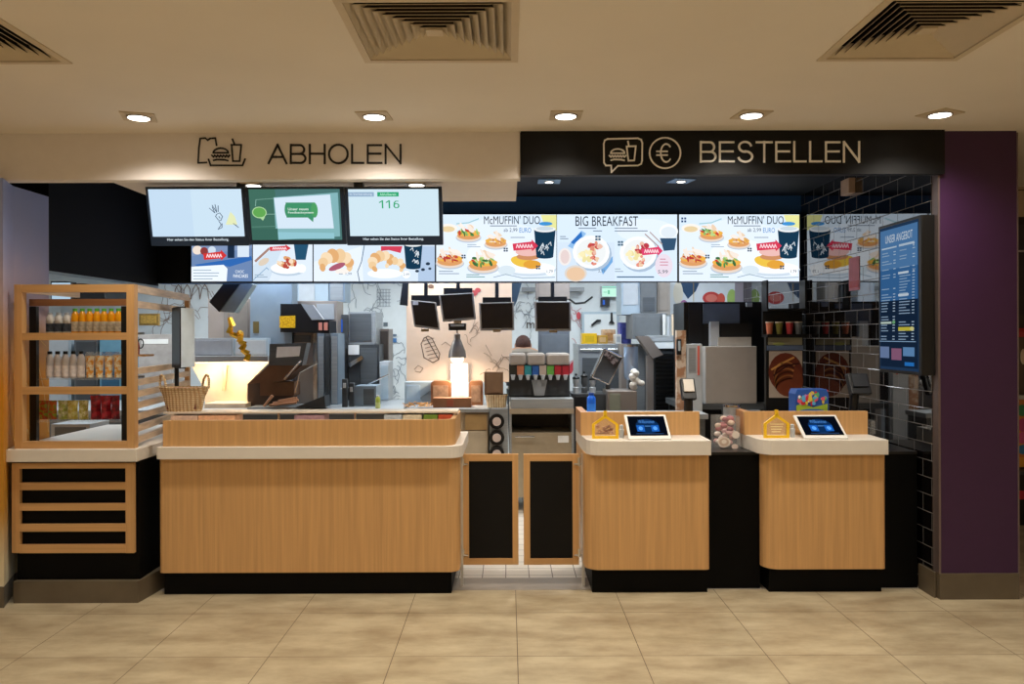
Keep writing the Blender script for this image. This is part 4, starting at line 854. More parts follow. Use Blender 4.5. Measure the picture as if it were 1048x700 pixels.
tablet((639.5, 424), (681.3, 424.5), (687.4, 450.4), (642.5, 451), 'tilted white tablet with a blue picture on the left register counter')
tablet((812.9, 424.6), (856, 424.3), (868, 449.5), (822, 450.5), 'tilted white tablet with a blue picture on the right register counter')
# card terminals on black poles
def terminal(px, py0, py1, Y, label, z, w=0.09, lean=0.0, head='LIGHT'):
    x = xat(px, Y, py1); zt = zat(py0, Y, px)
    t = thing('card_terminal', label, 'card terminal', (x, Y, z))
    B().tube((x, Y, z), (x+lean*0.4, Y, zt-0.10), 0.03, 0.028, 14).obj('pole', BLACKPL, t)
    B().box(x-0.05, x+0.05, Y-0.05, Y+0.05, z, z+0.012).obj('foot', BLACKPL, t)
    hx = x+lean
    f = [(hx-w/2, Y-0.05, zt-0.13), (hx+w/2, Y-0.05, zt-0.13), (hx+w/2, Y+0.02, zt), (hx-w/2, Y+0.02, zt)]
    g = [(a, b_+0.05, c-0.015) for a, b_, c in f]
    kp = B().hexa(f, g).obj('keypad', BLACKPL, t, bev=0.006)
    f = [(hx-w*.36, Y-0.029, zt-0.085), (hx+w*.36, Y-0.029, zt-0.085), (hx+w*.36, Y+0.012, zt-0.01), (hx-w*.36, Y+0.012, zt-0.01)]
    g = [(a, b_-0.008, c+0.004) for a, b_, c in f]
    B().hexa(g, f).obj('display', mat('terminal_display_'+head, 'D8D0C4' if head == 'LIGHT' else '2A2C30', rough=0.3), kp)
terminal(704.5, 387, 424, 5.12, 'card terminal with a pale face on a black pole behind the left register', zc)
terminal(872, 382, 424, 5.12, 'black card terminal leaning on a black pole beside the tiled wall, behind the right register', zc, w=0.13, lean=0.045, head='DARK')
# colourful gift box
x0, x1, z0, z1 = rect(814, 398.5, 848, 423.5, 5.08)
t = thing('toy_meal_box', 'small blue patterned carry box with a red handle behind the right tablet', 'box', ((x0+x1)/2, 5.08, zc))
B().prism([(x0, zc), (x1, zc), (x1, z1-0.03), (x1-0.012, z1), (x0+0.012, z1), (x0, z1-0.03)], 5.08, 5.2, axis=1).obj('carton', mat('blue_carton', '2454A8', rough=0.4), t)
sh = [('p', [(815, 415), (822, 413), (832, 417), (847, 413), (847, 424), (815, 424)], '9CB83A'), ('e', 831, 421, 13, 2.6, '3D74B8')]
rnd = random.Random(12)
for i in range(44): sh.append(('e', rnd.uniform(817.5, 844.5), rnd.uniform(402, 413), rnd.uniform(1.0, 2.4), rnd.uniform(1.2, 3.0), rnd.choice(['D8587A', '5FB0E0', 'C42A3A', 'E9E4EC', 'D9C04A', '57B07A', 'B08AD0'])))
art('printed_pattern', t, flat(5.079), sh, PRINTART)
B().tube((x1-0.005, 5.14, z1-0.03), (x1+0.02, 5.14, z1-0.012), 0.007).obj('handle', REDP, t)
B().box(xat(889, 5.0), xat(893.5, 5.0), 4.97, 5.15, zc, zat(430, 5.0, 890)).obj('clear_holder', CLEARP, None, 'small clear upright holder at the right end of the right register', 'holder')
# ================================================================== KITCHEN
KZ = 0.90
CREAM = mat('cream_steel', 'E6CDAE', rough=0.35, var=0.12, scale=5); BLUST = mat('blue_grey_steel', '8493A0', rough=0.4, metal=0.4, var=0.15, scale=3)
PBLUE = mat('pale_blue_steel', 'A9B8C2', rough=0.45, metal=0.15, var=0.1, scale=3); TAUPE = mat('taupe_steel', '8B8078', rough=0.45, metal=0.3, var=0.1, scale=3)
BROWN = mat('brown_steel', '6B4C36', rough=0.4, metal=0.3, var=0.2, scale=6)
for i, (x, y, en) in enumerate(((-3.6, 7.3, 1), (-2.2, 7.3, 1), (-0.8, 7.3, 1), (0.6, 7.3, 1), (1.75, 7.3, .6), (-3.2, 9.2, .75), (-1.0, 9.2, .75), (1.2, 9.2, .75), (-4.2, 6.1, .8))):
    z = 2.6 if y > 6.9 else CEILZ
    t = thing('ceiling_panel_light', 'white kitchen ceiling panel light hidden above the menu screens, number %s' % ORD[i], 'ceiling light', (x, y, z), 'kitchen ceiling lights out of view')
    B().box(x-0.32, x+0.32, y-0.32, y+0.32, z-0.012, z).obj('frame', WHITEP, t); B().box(x-0.29, x+0.29, y-0.29, y+0.29, z-0.014, z-0.012).obj('diffuser', glow('panel_glow', 'F2F8FF', 2.0), t)
    light('panel_lamp', 'AREA', (x, y, z-0.03), E_KITCHEN*en, COOL, 0.58, parent=t)

def kb(name, label, cat, px0, py0, px1, py1, Y, d, m, group=None, base='C', panel=None, handle=None, bev=0.003):
    """a box-shaped appliance or cabinet; base: 'C' stands on the worktop, 'F' on the floor, None ends at py1"""
    x0, x1, z0, z1 = rect(px0, py0, px1, py1, Y)
    if base == 'C': z0 = KZ
    if base == 'F': z0 = 0.0
    t = thing(name, label, cat, ((x0+x1)/2, Y+d/2, z0), group)
    B().box(x0, x1, Y, Y+d, z0, z1).obj('body', m, t, bev=bev)
    if panel:
        a, b_, c, e, pm_ = panel; q = rect(a, b_, c, e, Y-0.006); B().box(q[0], q[1], Y-0.008, Y-0.0005, max(q[2], z0+0.01), q[3]).obj('front_panel', pm_, t, bev=0.002)
    if handle:
        a, b_, c = handle; xh0, zh = at(a, c, Y-0.03); xh1, _ = at(b_, c, Y-0.03)
        B().tube((xh0, Y-0.03, zh), (xh1, Y-0.03, zh), 0.008).tube((xh0+0.01, Y-0.03, zh), (xh0+0.01, Y, zh), 0.006).tube((xh1-0.01, Y-0.03, zh), (xh1-0.01, Y, zh), 0.006).obj('handle', CHROME, t)
    return t
def ppoly(pts, Y, d, name, m, parent, **k):
    o = [at(x, y, Y) for x, y in pts]; return B().prism(o, Y, Y+d, axis=1).obj(name, m, parent, **k)
def worktop(x0, x1, y0, y1, label, m=STEEL, z=KZ):
    t = thing('kitchen_worktop', label, 'worktop', ((x0+x1)/2, (y0+y1)/2, 0), 'steel kitchen worktops')
    B().box(x0, x1, y0, y1, z-0.04, z).obj('top', m, t); B().box(x0+0.02, x1-0.02, y0+0.03, y1, 0.1, z-0.04).obj('cupboard', DSTEEL, t)
    B().box(x0+0.05, x1-0.05, y0+0.08, y1, 0, 0.1).obj('plinth', BLACK, t); return t
worktop(-4.9, -0.93, 6.95, 8.1, 'long steel worktop behind the pickup counter, under the fry station')
# ---- back-left strip seen under the bulkhead
for i, (a, c) in enumerate(((52, 74), (108, 129))):
    x0, x1, z0, z1 = rect(a, 296, c, 310, 9.9)
    t = thing('ceiling_lightbox', 'pale blue lit panel seen through the top of the snack cabinet, %s' % ('left one' if i == 0 else 'right one'), 'light panel', ((x0+x1)/2, 9.9, z0), 'lit panels far behind the snack cabinet')
    B().box(x0, x1, 9.9, 10.0, z0, z1+0.1).obj('frame', DGREY, t); B().box(x0+0.02, x1-0.02, 9.885, 9.899, z0+0.02, z1+0.08).obj('lit_face', glow('lightbox_glow', 'B8D4E6', 0.9), t)
t = kb('extractor_hood', 'black extractor hood seen through the top of the snack cabinet', 'hood', 75, 290, 107, 306, 9.0, 0.5, BLACKPL, base=None)
x0, x1, _, z1 = rect(86, 290, 96, 306, 9.1); B().box(x0, x1, 9.1, 9.3, z1, 2.6).obj('duct', BLACKPL, t)
t = kb('upright_fridge', 'pale blue-grey upright fridge seen through the left of the snack cabinet', 'fridge', 40, 335, 73, 420, 9.2, 0.6, PBLUE, base='F', panel=(44, 340, 70, 415, LGREY), handle=(46, 52, 370))
kb('upright_freezer', 'dark grey freezer seen through the middle of the snack cabinet', 'freezer', 76, 345, 100, 420, 9.0, 0.6, DSTEEL, base='F', panel=(78, 350, 98, 415, DGREY))
kb('blue_storage_unit', 'teal blue storage unit seen through the right of the snack cabinet', 'cabinet', 102, 345, 124, 420, 8.9, 0.5, mat('teal_unit', '5F8CA0', rough=0.4), base='F', panel=(104, 360, 122, 400, mat('dark_teal', '24506A')))
kb('steel_warmer', 'grey steel box low behind the snack cabinet shelves', 'appliance', 52, 434, 92, 455, 6.2, 0.3, STEEL, base=None, panel=(56, 437, 88, 452, DSTEEL))
x0, x1, _, _ = rect(50, 400, 128, 455, 6.2); B().box(x0, x1, 6.15, 6.6, 0, rect(52, 434, 92, 455, 6.2)[2]).obj('low_bench', mat('pale_bench', 'B8AC9C', rough=0.5), None, 'low pale bench behind the snack cabinet', 'bench')
kb('wall_pinboard', 'yellow-brown notice board behind the cabinet side slats', 'notice board', 142, 321, 162, 333, 9.3, 0.05, mat('ochre_board', '8A6A2A', var=0.3, scale=30), base=None, panel=(144, 323, 160, 331, mat('ochre_paper', 'B08A3A', var=0.3, scale=40)))
kb('steel_rack', 'steel shelf rack seen through the side slats of the snack cabinet', 'rack', 142, 342, 176, 420, 8.6, 0.4, mat('rack_grey', 'A39C96', rough=0.5, var=0.15), base='F', panel=(145, 347, 172, 352, WHITEP))
# ---- left group
t = thing('tilted_display', 'black tilted display hanging under the menu screens at the left', 'screen', (xat(230, 7.0), 7.1, zat(305, 7.0)))
ppoly([(214, 309), (232, 286), (247, 288), (224, 319)], 7.0, 0.05, 'screen_back', BLACKPL, t)
ppoly([(224.5, 319), (247, 288), (259, 291), (240, 320)], 7.02, 0.12, 'underside', mat('grey_green_plastic', '8C9A98', rough=0.4), t, label='grey-green underside')
xr, zr = at(240, 289, 7.08); B().tube((xr, 7.08, zr-0.02), (xr, 7.08, 2.6), 0.02).obj('ceiling_rod', CHROME, t)
kb('tall_taupe_cabinet', 'taupe steel cabinet behind the gold foil streamers', 'cabinet', 213, 306, 256, 368, 7.9, 0.2, TAUPE, panel=(229, 309, 254, 345, mat('dark_taupe', '6E665F', rough=0.5)))
kb('steel_hood', 'large pale steel extractor hood left of the black dispenser unit', 'hood', 256, 288, 299, 348, 7.55, 0.2, BLUST, panel=(259, 329, 265, 341, mat('olive_panel', '5A4A22')))
kb('wall_steel_cabinet', 'pale blue steel wall cabinet directly under the croissant menu screens', 'cabinet', 288, 288, 336, 309, 8.4, 0.3, PBLUE, base=None, panel=(306, 290, 322, 308, LGREY))
kb('wall_steel_cabinet', 'darker steel wall cabinet right of the pale blue wall cabinet', 'cabinet', 336.5, 288, 353, 309, 8.4, 0.3, BLUST, base=None, panel=(338, 290, 351, 307, STEEL))
t = thing('fry_dump_station', 'brightly lit cream steel fry bin with slanted sides behind the wicker basket', 'fry station', (xat(230, 7.3), 7.5, KZ))
ppoly([(194, 371), (277, 369), (253, 393), (253, 417), (211, 417), (206, 392)], 7.45, 0.06, 'back_panel', CREAM, t)
B().box(xat(211, 7.2), xat(253, 7.2), 7.15, 7.45, KZ, KZ+0.04).obj('bin_floor', CREAM, t)
ppoly([(229, 374), (232, 374), (229, 400), (227, 400)], 7.40, 0.04, 'divider', mat('tan_divider', 'D4B68E'), t)
B().pbox(194, 364.5, 274, 370, 7.22, 0.12).obj('heat_lamp_housing', GREYP, t)
light('heat_lamp_lamp', 'AREA', (xat(236, 7.28), 7.29, zat(371.5, 7.28)), 5, (1.0, 0.82, 0.60), 0.7, (math.radians(24), 0, 0), size_y=0.06, parent=t)
B().pbox(200, 371, 272, 372, 7.26, 0.05).obj('heat_element', glow('heat_glow', 'FFE2B0', 3.0), t)
kb('grey_splash_panel', 'grey panel box above the bright fry bin', 'panel', 196, 346, 238, 365, 7.35, 0.12, GREYP, base=None, panel=(198, 348, 236, 363, mat('mid_grey_sheet', '97999E')))
kb('pale_panel_box', 'pale steel box right of the grey panel, behind the gold streamers', 'panel', 238.5, 346, 274, 365, 7.38, 0.1, PBLUE, base=None, panel=(241, 348, 272, 363, LGREY))
GOLD = mat('gold_foil', 'E0A624', rough=0.25, metal=0.7, var=0.3, scale=30)
t = thing('gold_streamer', 'crinkled gold foil streamer hanging in front of the grey panels', 'streamer', (xat(245, 7.1), 7.1, zat(366, 7.1)))
pts = [(234, 325), (237, 334), (235, 341), (243, 344), (247, 340), (245, 350), (251, 352), (247, 358), (254, 362), (252, 369)]
b = B(); rnd = random.Random(2)
for (a, c), (e, f) in zip(pts, pts[1:]):
    p = at(a, c, 7.1); q = at(e, f, 7.1); b.tube((p[0], 7.1+rnd.uniform(-.02, .02), p[1]), (q[0], 7.1+rnd.uniform(-.02, .02), q[1]), 0.020, 0.030, 5)
b.obj('foil_ribbon', GOLD, t); xh, zh = at(234, 326, 7.1); B().tube((xh, 7.1, zh), (xh, 7.1, zh+0.26), 0.002).obj('hanging_thread', GOLD, t)
# fry scoop station
t = thing('fry_station_hood', 'steel fry scooping station with a sloped hood and white paper label', 'fry station', (xat(285, 7.0), 7.2, KZ))
ppoly([(276, 352), (314, 351), (309, 374), (275, 374)], 7.05, 0.15, 'hood_front', DSTEEL, t)
ppoly([(283.5, 355), (307.5, 354.5), (306, 364.5), (282.5, 366)], 7.04, 0.008, 'paper_label', mat('bright_paper', 'F8F8F6'), t)
ppoly([(275, 374), (309, 374), (291, 390), (253.5, 393)], 7.07, 0.30, 'sloped_hood', BROWN, t)
ppoly([(253.5, 393), (291, 390), (300, 392), (300, 412), (253.5, 416)], 7.3, 0.15, 'trough_back', mat('dark_brown_steel', '3C2A20', rough=0.4), t)
B().pbox(266, 391, 301, 405, 7.08, 0.2).obj('scoop_tray', BROWN, t)
p, q = at(291, 388, 7.0), at(308, 369, 7.0); B().tube((p[0], 7.0, p[1]), (q[0], 7.0, q[1]), 0.010).obj('strut', CHROME, t)
p, q, r_ = at(302, 402, 7.02), at(307, 381, 7.02), at(326, 371, 7.02); B().path([(p[0], 7.02, p[1]), (q[0], 7.02, q[1]), (r_[0], 7.02, r_[1])], 0.005).obj('wire_arm', CHROME, t)
x0, x1, _, _ = rect(253.5, 400, 312, 418, 7.08); B().box(x0, x1, 7.06, 7.45, KZ, KZ+0.012).obj('base_tray', STEEL, t)
for i, (a, c, e, f) in enumerate(((270, 417, 279, 406), (275, 416, 303, 413), (278, 414, 304, 411), (283, 412, 302, 409))):
    p, q = at(a, c, 7.0), at(e, f, 7.0); B().tube((p[0], 7.0+0.02*i, p[1]+0.01), (q[0], 7.0+0.02*i, q[1]+0.01), 0.010, 0.013).obj('serving_tool', mat('wooden_tool', 'C08A64'), None, ('steep', 'lowest', 'middle', 'topmost')[i]+' wooden-handled serving tool in front of the fry station', 'utensil', 'serving tools on the ledge')
ppoly([(302, 417), (322, 409), (332, 405), (333, 417)], 7.0, 0.2, 'dark_tray', DGREY, None, label='dark sloping tray right of the serving tools', cat='tray')
# black dispenser
kb('brown_grey_column', 'brown-grey steel column beneath the black dispenser unit', 'cabinet', 287, 338, 321, 420, 7.6, 0.18, TAUPE, panel=(290, 343, 318, 350, DSTEEL))
t = thing('fry_dispenser', 'black automatic fry dispenser with a yellow warning label', 'dispenser', (xat(310, 7.5), 7.6, zat(341, 7.5)))
ppoly([(287, 311), (308, 311), (323, 327), (337, 328), (337, 341), (287, 340)], 7.45, 0.3, 'body', BLACKPL, t)
ppoly([(308, 311), (320, 312), (331, 327), (319, 327.5)], 7.44, 0.05, 'slanted_panel', GREYP, t)
ppoly([(286, 323.5), (302, 323), (302, 335.5), (286, 335.5)], 7.442, 0.008, 'yellow_label', prnt('warning_yellow', 'E8B81A', 'C89010', 90), t)
for a in (326, 331.5): B().pbox(a, 330, a+3.6, 338, 7.44, 0.01).obj('indicator', mat('pink_indicator', 'D88A78'), t)
kb('back_steel_case', 'grey-brown steel case behind the black dispenser', 'cabinet', 287, 308, 345, 345, 7.8, 0.3, TAUPE, panel=(324, 311, 342, 327, GREYP))
kb('silver_post', 'thin pale steel post right of the fry station', 'post', 320.5, 341, 324.5, 412, 7.3, 0.03, CHROME, bev=0)
for i, (a, c, m) in enumerate(((325, 332, BLUST), (332.5, 338, DSTEEL), (338.5, 346, BLUST))):
    kb('tall_steel_locker', ('left', 'middle darker', 'right')[i]+' narrow blue-grey steel cabinet beside the silver post', 'cabinet', a, 341, c, 420, 7.45, 0.3, m, 'narrow steel cabinets', panel=(a+1, 344, c-1, 415, STEEL if i != 1 else DGREY))
kb('grill_column', 'dark column with a small blue display left of the tall grey oven', 'appliance', 346.5, 322, 356, 420, 8.0, 0.3, DSTEEL, panel=(348.5, 327, 350.5, 340, BLUEP))
t = kb('tall_oven', 'tall grey steel oven in front of the doodled white wall', 'oven', 356.5, 319, 384.5, 352, 8.0, 0.45, STEEL, base=None, panel=(358, 321, 380, 349, DSTEEL))
t2 = kb('fryer', 'dark steel fryer under the tall grey oven with a white paper on it', 'fryer', 356.5, 352.5, 388, 420, 7.95, 0.3, DGREY, panel=(369, 356, 386, 392, DSTEEL))
B().pbox(356.5, 353, 367.5, 363, 7.94, 0.008).obj('paper_sheet', PAPER, t2)
ppoly([(356, 372), (370, 364), (372, 367), (358, 376)], 7.9, 0.03, 'lever', CHROME, t2)
kb('hanging_oven_cabinet', 'dark brown-grey box beside the tall grey oven', 'cabinet', 382.5, 336.5, 398, 370, 8.3, 0.3, TAUPE, base=None, panel=(389, 339, 397, 368, mat('dark_brown_panel', '4A423C')))
kb('pale_steel_cabinet', 'pale grey cabinet at the end of the left kitchen line', 'cabinet', 388.5, 370, 398, 420, 7.9, 0.3, LGREY, panel=(390, 374, 397, 415, PBLUE))
b = B()
for a, c, e, f in ((352, 397, 375, 394), (375, 394, 398, 383), (346, 398, 352, 397)):
    p, q = at(a, c, 7.5), at(e, f, 7.5); b.tube((p[0], 7.5, p[1]), (q[0], 7.5, q[1]), 0.007)
b.obj('fryer_basket_handle', CHROME, None, 'long thin wire basket handle slanting over the grey bin', 'handle')
kb('steel_bin', 'grey steel bin with a rim in front of the dark fryer', 'bin', 363, 395, 385, 420, 7.3, 0.3, BLUST, panel=(372, 398, 383, 415, DSTEEL))
x = xat(386.5, 7.1); t = bottle('squeeze_bottle', 'small yellow-green squeeze bottle at the foot of the steel bin', 'bottle', x, 7.1, KZ, 0.115, 0.022, (mat('lime_plastic', 'B9C24A'), mat('lime_label', 'D8DC8A'), WHITEP), None)
for i, (a, y0, y1) in enumerate(((350, 388, 418), (357, 392, 418))):
    kb('dark_canister', ('left', 'right')[i]+' small dark canister left of the grey steel bin', 'canister', a, y0, a+5, y1, 7.2+i*.05, 0.06, DGREY, 'dark canisters', panel=(a+1, y0+4, a+4, y0+9, LGREY))
# wall drawings
def squig(cx, cy, r, n, seed, c='8A929A', wd=.5):
    rnd = random.Random(seed); o = []
    for i in range(n):
        x = cx+rnd.uniform(-r, r); y = cy+rnd.uniform(-r, r)*1.6; a = rnd.uniform(0, 6.28); P = []
        for k in range(9): P.append((x, y)); a += rnd.uniform(-.9, .9); x += math.cos(a)*r*.22; y += math.sin(a)*r*.3
        o.append(('l', P, wd, c))
    return o
DR = squig(182, 310, 16, 14, 1, '8A7468')+squig(205, 325, 18, 10, 2, '8A7468')+squig(370, 303, 14, 8, 3)+squig(395, 305, 14, 10, 4)+squig(403, 360, 9, 14, 5, '76828E')+squig(404, 405, 9, 14, 6, '76828E')+squig(540, 320, 9, 14, 7, '8A9096')+squig(592, 370, 8, 8, 8, 'C86A6A')+squig(590, 330, 6, 6, 9, 'C06A70')
for i in range(4): DR.append(('l', [(x+178+i*9, y) for x, y in ((0, 306), (2, 296), (5, 291), (8, 296), (9, 306))], .9, '8A7468'))
DR += [('r', 386+i*3.0, 296, 386.5+i*3.0, 314, '8A929A') for i in range(5)]+[('r', 386, 296+i*3.4, 400, 296.5+i*3.4, '8A929A') for i in range(6)]
DR += [('t', 'm', 539, 330, 547, 336, '4A4038'), ('e', 592, 323, 2.2, 4, 'C8454F'), ('e', 585, 376, 2.6, 7, 'C23A46', 20), ('r', 399, 342, 406, 344, '5A6E80'), ('r', 399, 346, 406, 350.5, '3E6EA0'), ('r', 392.5, 330, 397, 334, '5C666E')]
art('wall_drawing', None, flat(YB-0.004), DR, PRINTART, step=0.0005)
o = bpy.data.objects['wall_drawing']; o['label'] = 'thin line drawings printed across the white kitchen back wall'; o['category'] = 'wall drawing'
# ---- pass counter, tan board and heat lamp
x0, x1, _, _ = rect(415, 300, 500.5, 400, 7.0)
t = thing('pass_counter', 'pass counter with a thin warm-lit steel top, right of the serving shelf', 'counter', ((x0+x1)/2, 7.3, 0))
B().box(x0, x1, 6.98, 7.75, KZ-0.03, KZ).obj('top', STEEL, t); B().box(x0+0.01, x1-0.01, 7.02, 7.7, 0, KZ-0.03).obj('body', mat('beige_cabinet', 'A8947A', rough=0.5), t)
B().pbox(476, 424, 498, 440, 7.0, 0.018).obj('upper_panel', mat('tan_cabinet_door', 'A58658', rough=0.5), t); B().pbox(475, 441, 499, 465, 7.0, 0.018).obj('lower_panel', mat('beige_cabinet_door', 'B7A890', rough=0.5), t)
x0, x1, z0, z1 = rect(416, 289, 524, 391, 7.75)
t = thing('tan_partition', 'tan partition board with food line drawings behind the hanging kitchen monitors', 'partition', ((x0+x1)/2, 7.8, KZ))
B().box(x0, x1, 7.75, 7.79, z0, 2.3).obj('board', TAN, t); B().box(x0, x0+0.03, 7.75, 7.79, KZ, z0).obj('leg', STEEL, t); B().box(x1-0.03, x1, 7.75, 7.79, 0.0, z0).obj('leg', STEEL, t)
D2 = [('l', [(434, 346), (438, 344), (442, 346), (450, 362), (449, 368), (443, 371), (434, 366), (431, 352), (434, 346)], .8, '5A4A40')]+[('l', [(433+i*1.2, 349+i*3.6), (444+i*.9, 346+i*3.8)], .6, '6A564A') for i in range(6)]+[('l', [(436, 345), (449, 368)], .9, '4A3E36')]
D2 += [('l', [(424, 378), (428, 374), (433, 377), (430, 381), (425, 380)], .6, '7A6456')]+squig(487, 350, 7, 6, 21, '8A7464', .5)+squig(507, 371, 7, 10, 22, '7A6658', .5)+[('l', [(452, 353), (456, 350), (461, 354)], .6, '7A6456'), ('l', [(497, 353), (503, 364)], .6, '8A7264')]
D2 += [('e', 484, 300, 5, 3, 'A84848'), ('e', 489, 297, 3, 2.4, 'B04A4A'), ('e', 441, 293, 3, 2, '6A4E3E'), ('e', 436, 291.5, 2, 1.4, '6A4E3E')]
art('line_drawings', t, flat(7.749), D2, PRINTART)
def monitor(q, Y, label, back=None, badge=False):
    t = thing('kitchen_monitor', label, 'monitor', (xat((q[0][0]+q[1][0])/2, Y), Y, at(*q[3], Y)[1]), 'hanging kitchen order monitors')
    o = [at(x, y, Y) for x, y in q]; cx = sum(p[0] for p in o)/4; cz = sum(p[1] for p in o)/4
    hs = B().prism(o, Y, Y+0.05, axis=1).obj('housing', mat('beige_grey_bezel', 'A39C92', rough=0.45), t, bev=0.004)
    i_ = [(cx+(x-cx)*0.90, cz+(z-cz)*0.88+0.006) for x, z in o]
    B().prism(i_, Y-0.003, Y+0.001, axis=1).obj('screen', mat('monitor_glass', '2A2420', rough=0.12), hs)
    xm, zm = cx, max(o[0][1], o[1][1])
    B().box(xm-0.13, xm+0.13, Y+0.05, Y+0.12, zm-0.05, zm+0.045).obj('mount', BLACKPL, t)
    B().tube((xm, Y+0.085, zm), (xm, Y+0.085, 2.6), 0.018).obj('ceiling_rod', BLACKPL, t)
    B().box(cx-0.035, cx+0.035, Y-0.012, Y+0.01, min(o[2][1], o[3][1])-0.012, min(o[2][1], o[3][1])+0.012).obj('button_strip', CHROME, hs)
    if badge: B().pbox(422.5, 308.5, 428, 312, Y-0.006, 0.004).obj('sticker', PAPER, t)
monitor([(420, 307), (446, 309.5), (450, 338), (424, 334.5)], 7.2, 'small tilted kitchen monitor at the left end of the hanging row', badge=True)
monitor([(449, 301.5), (484.5, 299.5), (487, 327), (453, 329.5)], 7.2, 'highest kitchen monitor with a black unit beneath, second in the hanging row')
monitor([(490, 310), (526, 309), (526.5, 338), (491.5, 338.5)], 7.2, 'dark kitchen monitor third in the hanging row, at the right edge of the tan board')
monitor([(547, 308.5), (584.5, 308.5), (584.5, 339), (548, 339)], 7.2, 'kitchen monitor hanging above the soda dispenser')
kb('bracket_unit', 'small black unit with a bracket hanging below the highest kitchen monitor', 'bracket', 459, 331, 477, 338, 7.22, 0.06, BLACKPL, base=None, panel=(461, 332, 475, 334, LGREY))
xm, zm = at(468, 331, 7.25); B().tube((xm, 7.27, zm), (xm, 7.27, zm+0.05), 0.012).obj('hanger_rod', BLACKPL, None, 'short black rod joining the highest kitchen monitor and the unit below', 'rod')
ppoly([(409, 312), (412, 289), (418, 289), (417, 313)], 7.6, 0.04, 'speaker_slab', BLACKPL, None, label='black slanted speaker hanging left of the tan board', cat='speaker')
ppoly([(524, 318), (523, 289), (534, 289), (529, 308)], 7.9, 0.04, 'speaker_slab', mat('navy_plastic', '23394E'), None, label='dark blue slanted slab hanging right of the tan board', cat='speaker')
xm, zm = at(468, 366, 7.3)
t = thing('heat_lamp', 'grey cone heat lamp hanging over the pass counter with a bright warm glow', 'lamp', (xm, 7.3, zm))
B().lathe([(0.085, 0), (0.075, 0.06), (0.045, 0.14), (0.03, 0.17), (0.03, 0.21), (0.008, 0.225)], (xm, 7.3, zm), 20).obj('lamp_shade', mat('warm_grey_shade', '8A8078', rough=0.4, metal=0.5), t, smooth=True)
B().tube((xm, 7.3, zm+0.22), (xm, 7.3, zat(338, 7.3, 468)), 0.006).obj('cord', BLACKPL, t)
B().ball((xm, 7.3, zm-0.005), 0.06, 0.06, 0.05).obj('bulb', glow('heat_bulb_glow', 'FFEAC8', 8), t, smooth=True)
light('heat_bulb_lamp', 'SPOT', (xm, 7.3, zm-0.07), 22, (1.0, 0.82, 0.62), 0.05, (math.radians(30), 0, 0), 150, 0.6, parent=t)
kb('glow_plate', 'white plate added as the bright glow under the cone heat lamp', 'panel', 461, 372, 479, 408, 7.6, 0.02, mat('glow_white', 'F4F0EA', rough=0.5), panel=(463, 375, 477, 405, WHITEP))  # plate added for the lamp's glow, its brightness put into the white
kb('steel_prep_bin', 'blue-grey steel bin under the left part of the tan board', 'bin', 414, 391, 443, 420, 7.5, 0.2, PBLUE, panel=(416, 394, 430, 417, mat('pale_blue_sheet', '9FB4C6')))
ppoly([(430, 407), (440, 400), (452, 402), (450, 412), (432, 411)], 7.42, 0.06, 'grey_scoop', BLUST, None, label='blue-grey scoop leaning in front of the steel prep bin', cat='scoop')
def arch(px0, py0, px1, py1, Y, label):
    t = thing('wrap_holder', label, 'holder', (xat((px0+px1)/2, Y), Y+0.1, KZ), 'brown wrap holders under the heat lamp')
    x0, x1, z0, z1 = rect(px0, py0, px1, py1, Y); z0 = KZ; r = 0.03; P = [(x0, z0)]
    for i in range(5): a = math.pi-math.pi/2*i/4; P.append((x0+r+math.cos(a)*r, z1-r+math.sin(a)*r))
    for i in range(5): a = math.pi/2-math.pi/2*i/4; P.append((x1-r+math.cos(a)*r, z1-r+math.sin(a)*r))
    P.append((x1, z0)); B().prism(P, Y, Y+0.15, axis=1).obj('holder_shell', CARD, t)
    B().box(x0+0.02, x1-0.02, Y-0.005, Y, z0+0.03, z1-0.04).obj('opening', mat('greyish_brown', '9A7A62', var=.3, scale=20), t)
arch(441, 390, 461, 418, 7.35, 'brown round-cornered wrap holder left of the heat lamp glow')
arch(480, 390, 494, 418, 7.35, 'brown round-cornered wrap holder right of the heat lamp glow')
kb('brown_carton', 'low long brown carton under the heat lamp', 'carton', 443, 407.5, 482, 418, 7.12, 0.14, CARD, panel=(457, 409, 464, 417, mat('rust_card', '9A4A2A')))
b = B(); rnd = random.Random(5)
for i in range(34):
    x = xat(417+rnd.uniform(0, 22), 7.1); y = 7.1+rnd.uniform(-.05, .05); a = rnd.uniform(0, 3.14)
    b.tube((x, y, KZ+0.008+rnd.uniform(0, .04)), (x+math.cos(a)*.06, y+math.sin(a)*.03, KZ+0.01+rnd.uniform(0, .045)), .004, .004, 4)
b.obj('loose_fries', mat('fries_yellow', 'E8B070'), None, 'loose heap of fries lying on the left end of the pass counter', 'fries', kind='stuff')
kb('brown_box', 'upright brown cardboard box on the wicker tray beside the soda dispenser', 'box', 495.5, 381, 515, 404, 7.1, 0.12, mat('matt_brown_card', '7A5C44', rough=0.8), base=None, panel=(498, 383, 512, 402, mat('matt_brown_card2', '84664C', rough=0.8)))
xm = xat(508, 7.12, 410); zt_ = rect(495.5, 381, 515, 404, 7.1)[2]
t = thing('wicker_tray', 'small wicker tray holding the upright brown box', 'basket', (xm, 7.16, KZ)); B().lathe([(0.085, 0), (0.10, zt_-KZ)], (xm, 7.16, KZ), 20).obj('tray_body', WICK, t, smooth=True); B().lathe([(0.104, zt_-KZ-0.012), (0.104, zt_-KZ)], (xm, 7.16, KZ), 20).obj('rim', WICK, t)
